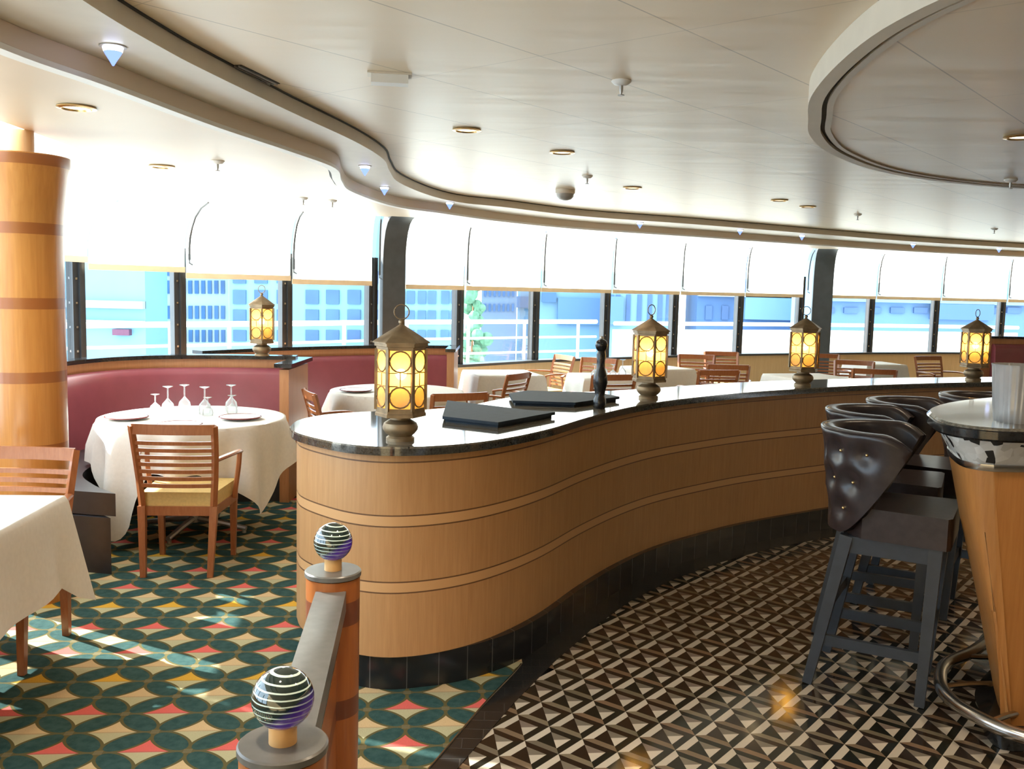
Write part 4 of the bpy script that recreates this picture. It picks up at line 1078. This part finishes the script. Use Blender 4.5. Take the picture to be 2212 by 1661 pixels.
BM = {k: plain('facade_' + k, c, 0.6, scale=0.2, var=0.05) for k, c in dict(cyan=(0.20, 0.36, 0.44), white=(0.42, 0.47, 0.49), teal=(0.21, 0.37, 0.42), grey=(0.19, 0.24, 0.33), blue=(0.11, 0.21, 0.37), deep=(0.075, 0.15, 0.29), sky=(0.20, 0.34, 0.47)).items()}
BM['win'] = plain('window_glass_blue', (0.055, 0.125, 0.27), 0.3, scale=0.3, var=0.3)
BM['red'] = plain('sign_red', (0.16, 0.05, 0.09), 0.5)
def px(x, d): return (x - 1106) / 2047 * d
def building(name, label, x0, x1, d, zt, mat, wins, depth=5, extra=None, rz=0):
    """wins: list of (px x list, width px, [(top y, bottom y)]) measured in the facade plane"""
    r = thing(name, label, 'building', (px((x0 + x1) / 2, d), d, -9.0), rz, 'quay buildings'); hw = (px(x1, d) - px(x0, d)) / 2; cx = px((x0 + x1) / 2, d)
    bm = new(); box(bm, (0, depth / 2, (zt + 9) / 2), (hw * 2, depth, zt + 9)); obj('wall', bm, BM[mat], r)
    bm = new(); box(bm, (0, depth / 2, zt + 9.2), (hw * 2 + 0.6, depth + 0.6, 0.4)); obj('roof', bm, BM['grey'], r)
    zz = lambda y, x: 1.65 + (624 + (x - 1106) * 0.0238 - y) / 2047 * d
    for xs, wpx, rows in wins:
        for x in xs:
            for yt, yb in rows:
                zt_, zb_ = zz(yt, x), zz(yb, x); wx = wpx / 2047 * d
                bm = new(); box(bm, (px(x, d) - cx, -0.03, (zt_ + zb_) / 2 + 9), (wx, 0.3, zt_ - zb_)); obj('window', bm, BM['win'], r)
    for mat_, xa, xb, yt, yb, nm in (extra or []):
        bm = new(); z1, z0 = zz(yt, (xa + xb) / 2), zz(yb, (xa + xb) / 2)
        box(bm, (px((xa + xb) / 2, d) - cx, -0.25, (z1 + z0) / 2 + 9), ((xb - xa) / 2047 * d, 0.7, z1 - z0)); obj(nm, bm, BM[mat_], r)
    return r
building('terminal_building', 'pale cyan terminal with white floor bands, behind the leftmost window', 90, 312, 78, 10, 'cyan', [], extra=[('white', 90, 312, 648, 664, 'floor_band'), ('white', 90, 312, 690, 701, 'floor_band'), ('red', 246, 282, 710, 723, 'sign_board')])
building('office_block', 'grey-blue block in the gap right of the cyan terminal', 306, 362, 96, 14, 'grey', [([318, 330, 342, 354], 7, [(596, 612), (620, 640), (650, 668)])])
building('apartment_block', 'white block with two rows of narrow windows, second window from the left', 352, 492, 88, 12, 'white', [([362, 378, 396, 410, 424, 438, 452, 466, 480], 8, [(572, 596), (606, 634), (660, 688), (712, 738)])])
building('office_block', 'wide cyan office block with big square windows, left of the nearer grey post', 493, 820, 82, 12, 'teal', [([516, 562, 610, 672, 716, 762, 802], 28, [(586, 612), (626, 656), (668, 698), (712, 736)])])
building('office_block', 'pale block with rows of dark paired windows, right of the nearer grey post', 826, 992, 74, 12, 'cyan', [([842, 862, 884, 908, 930, 958, 980], 17, [(592, 614), (628, 656), (670, 698), (712, 730)])])
building('warehouse', 'small grey building with a grid of little windows, near the centre', 1036, 1112, 104, 11, 'grey', [([1044, 1054, 1064, 1074, 1084, 1094, 1104], 5, [(600, 614), (626, 640), (656, 672)])])
building('hall', 'cyan hall with a dark blue upper band, centre windows', 1114, 1300, 84, 10, 'sky', [], extra=[('deep', 1112, 1146, 640, 664, 'window_strip'), ('deep', 1166, 1196, 632, 652, 'window_strip'), ('blue', 1200, 1298, 644, 700, 'gate')])
building('shed', 'blue shed with vertical panels behind the second counter lantern', 1308, 1458, 78, 9, 'sky', [([1316, 1330, 1352, 1376, 1398, 1420, 1438], 9, [(636, 696)])], extra=[('blue', 1306, 1340, 640, 700, 'panel')])
building('shed', 'long deep blue shed left of the farther grey post', 1500, 1736, 76, 9, 'deep', [([1525, 1560, 1620, 1700], 14, [(660, 690)])], extra=[('sky', 1600, 1720, 640, 690, 'panel'), ('white', 1500, 1736, 632, 642, 'floor_band')])
building('shed', 'long mid-blue shed right of the farther grey post', 1748, 2330, 66, 10, 'blue', [([1780, 1830, 1880, 1930, 1980, 2030, 2080, 2130, 2180], 30, [(664, 676)])], extra=[('sky', 1748, 2330, 648, 656, 'floor_band'), ('deep', 2000, 2130, 656, 690, 'panel')])
tr = thing('tree', 'slim pale green tree right of the nearer grey post', 'tree', (px(1018, 62), 62, -9.0))
bm = new(); lathe(bm, [(0.16, 0.0), (0.12, 4.0), (0.05, 9.5)], n=10); obj('trunk', bm, M['booth_wood'], tr)
bm = new(); rk = random.Random(5)
for k in range(70):
    a = rk.uniform(0, 6.28); z = rk.uniform(4.5, 12); rr_ = rk.uniform(0.1, 1.0) * (1 - abs(z - 7.5) / 6)
    s = rk.uniform(0.25, 0.5)
    ball(bm, (rr_ * cos(a), rr_ * sin(a), z), s, 7, 5)
obj('crown', bm, plain('pale_leaves', (0.12, 0.26, 0.15), 0.8, scale=3, var=0.3), tr)
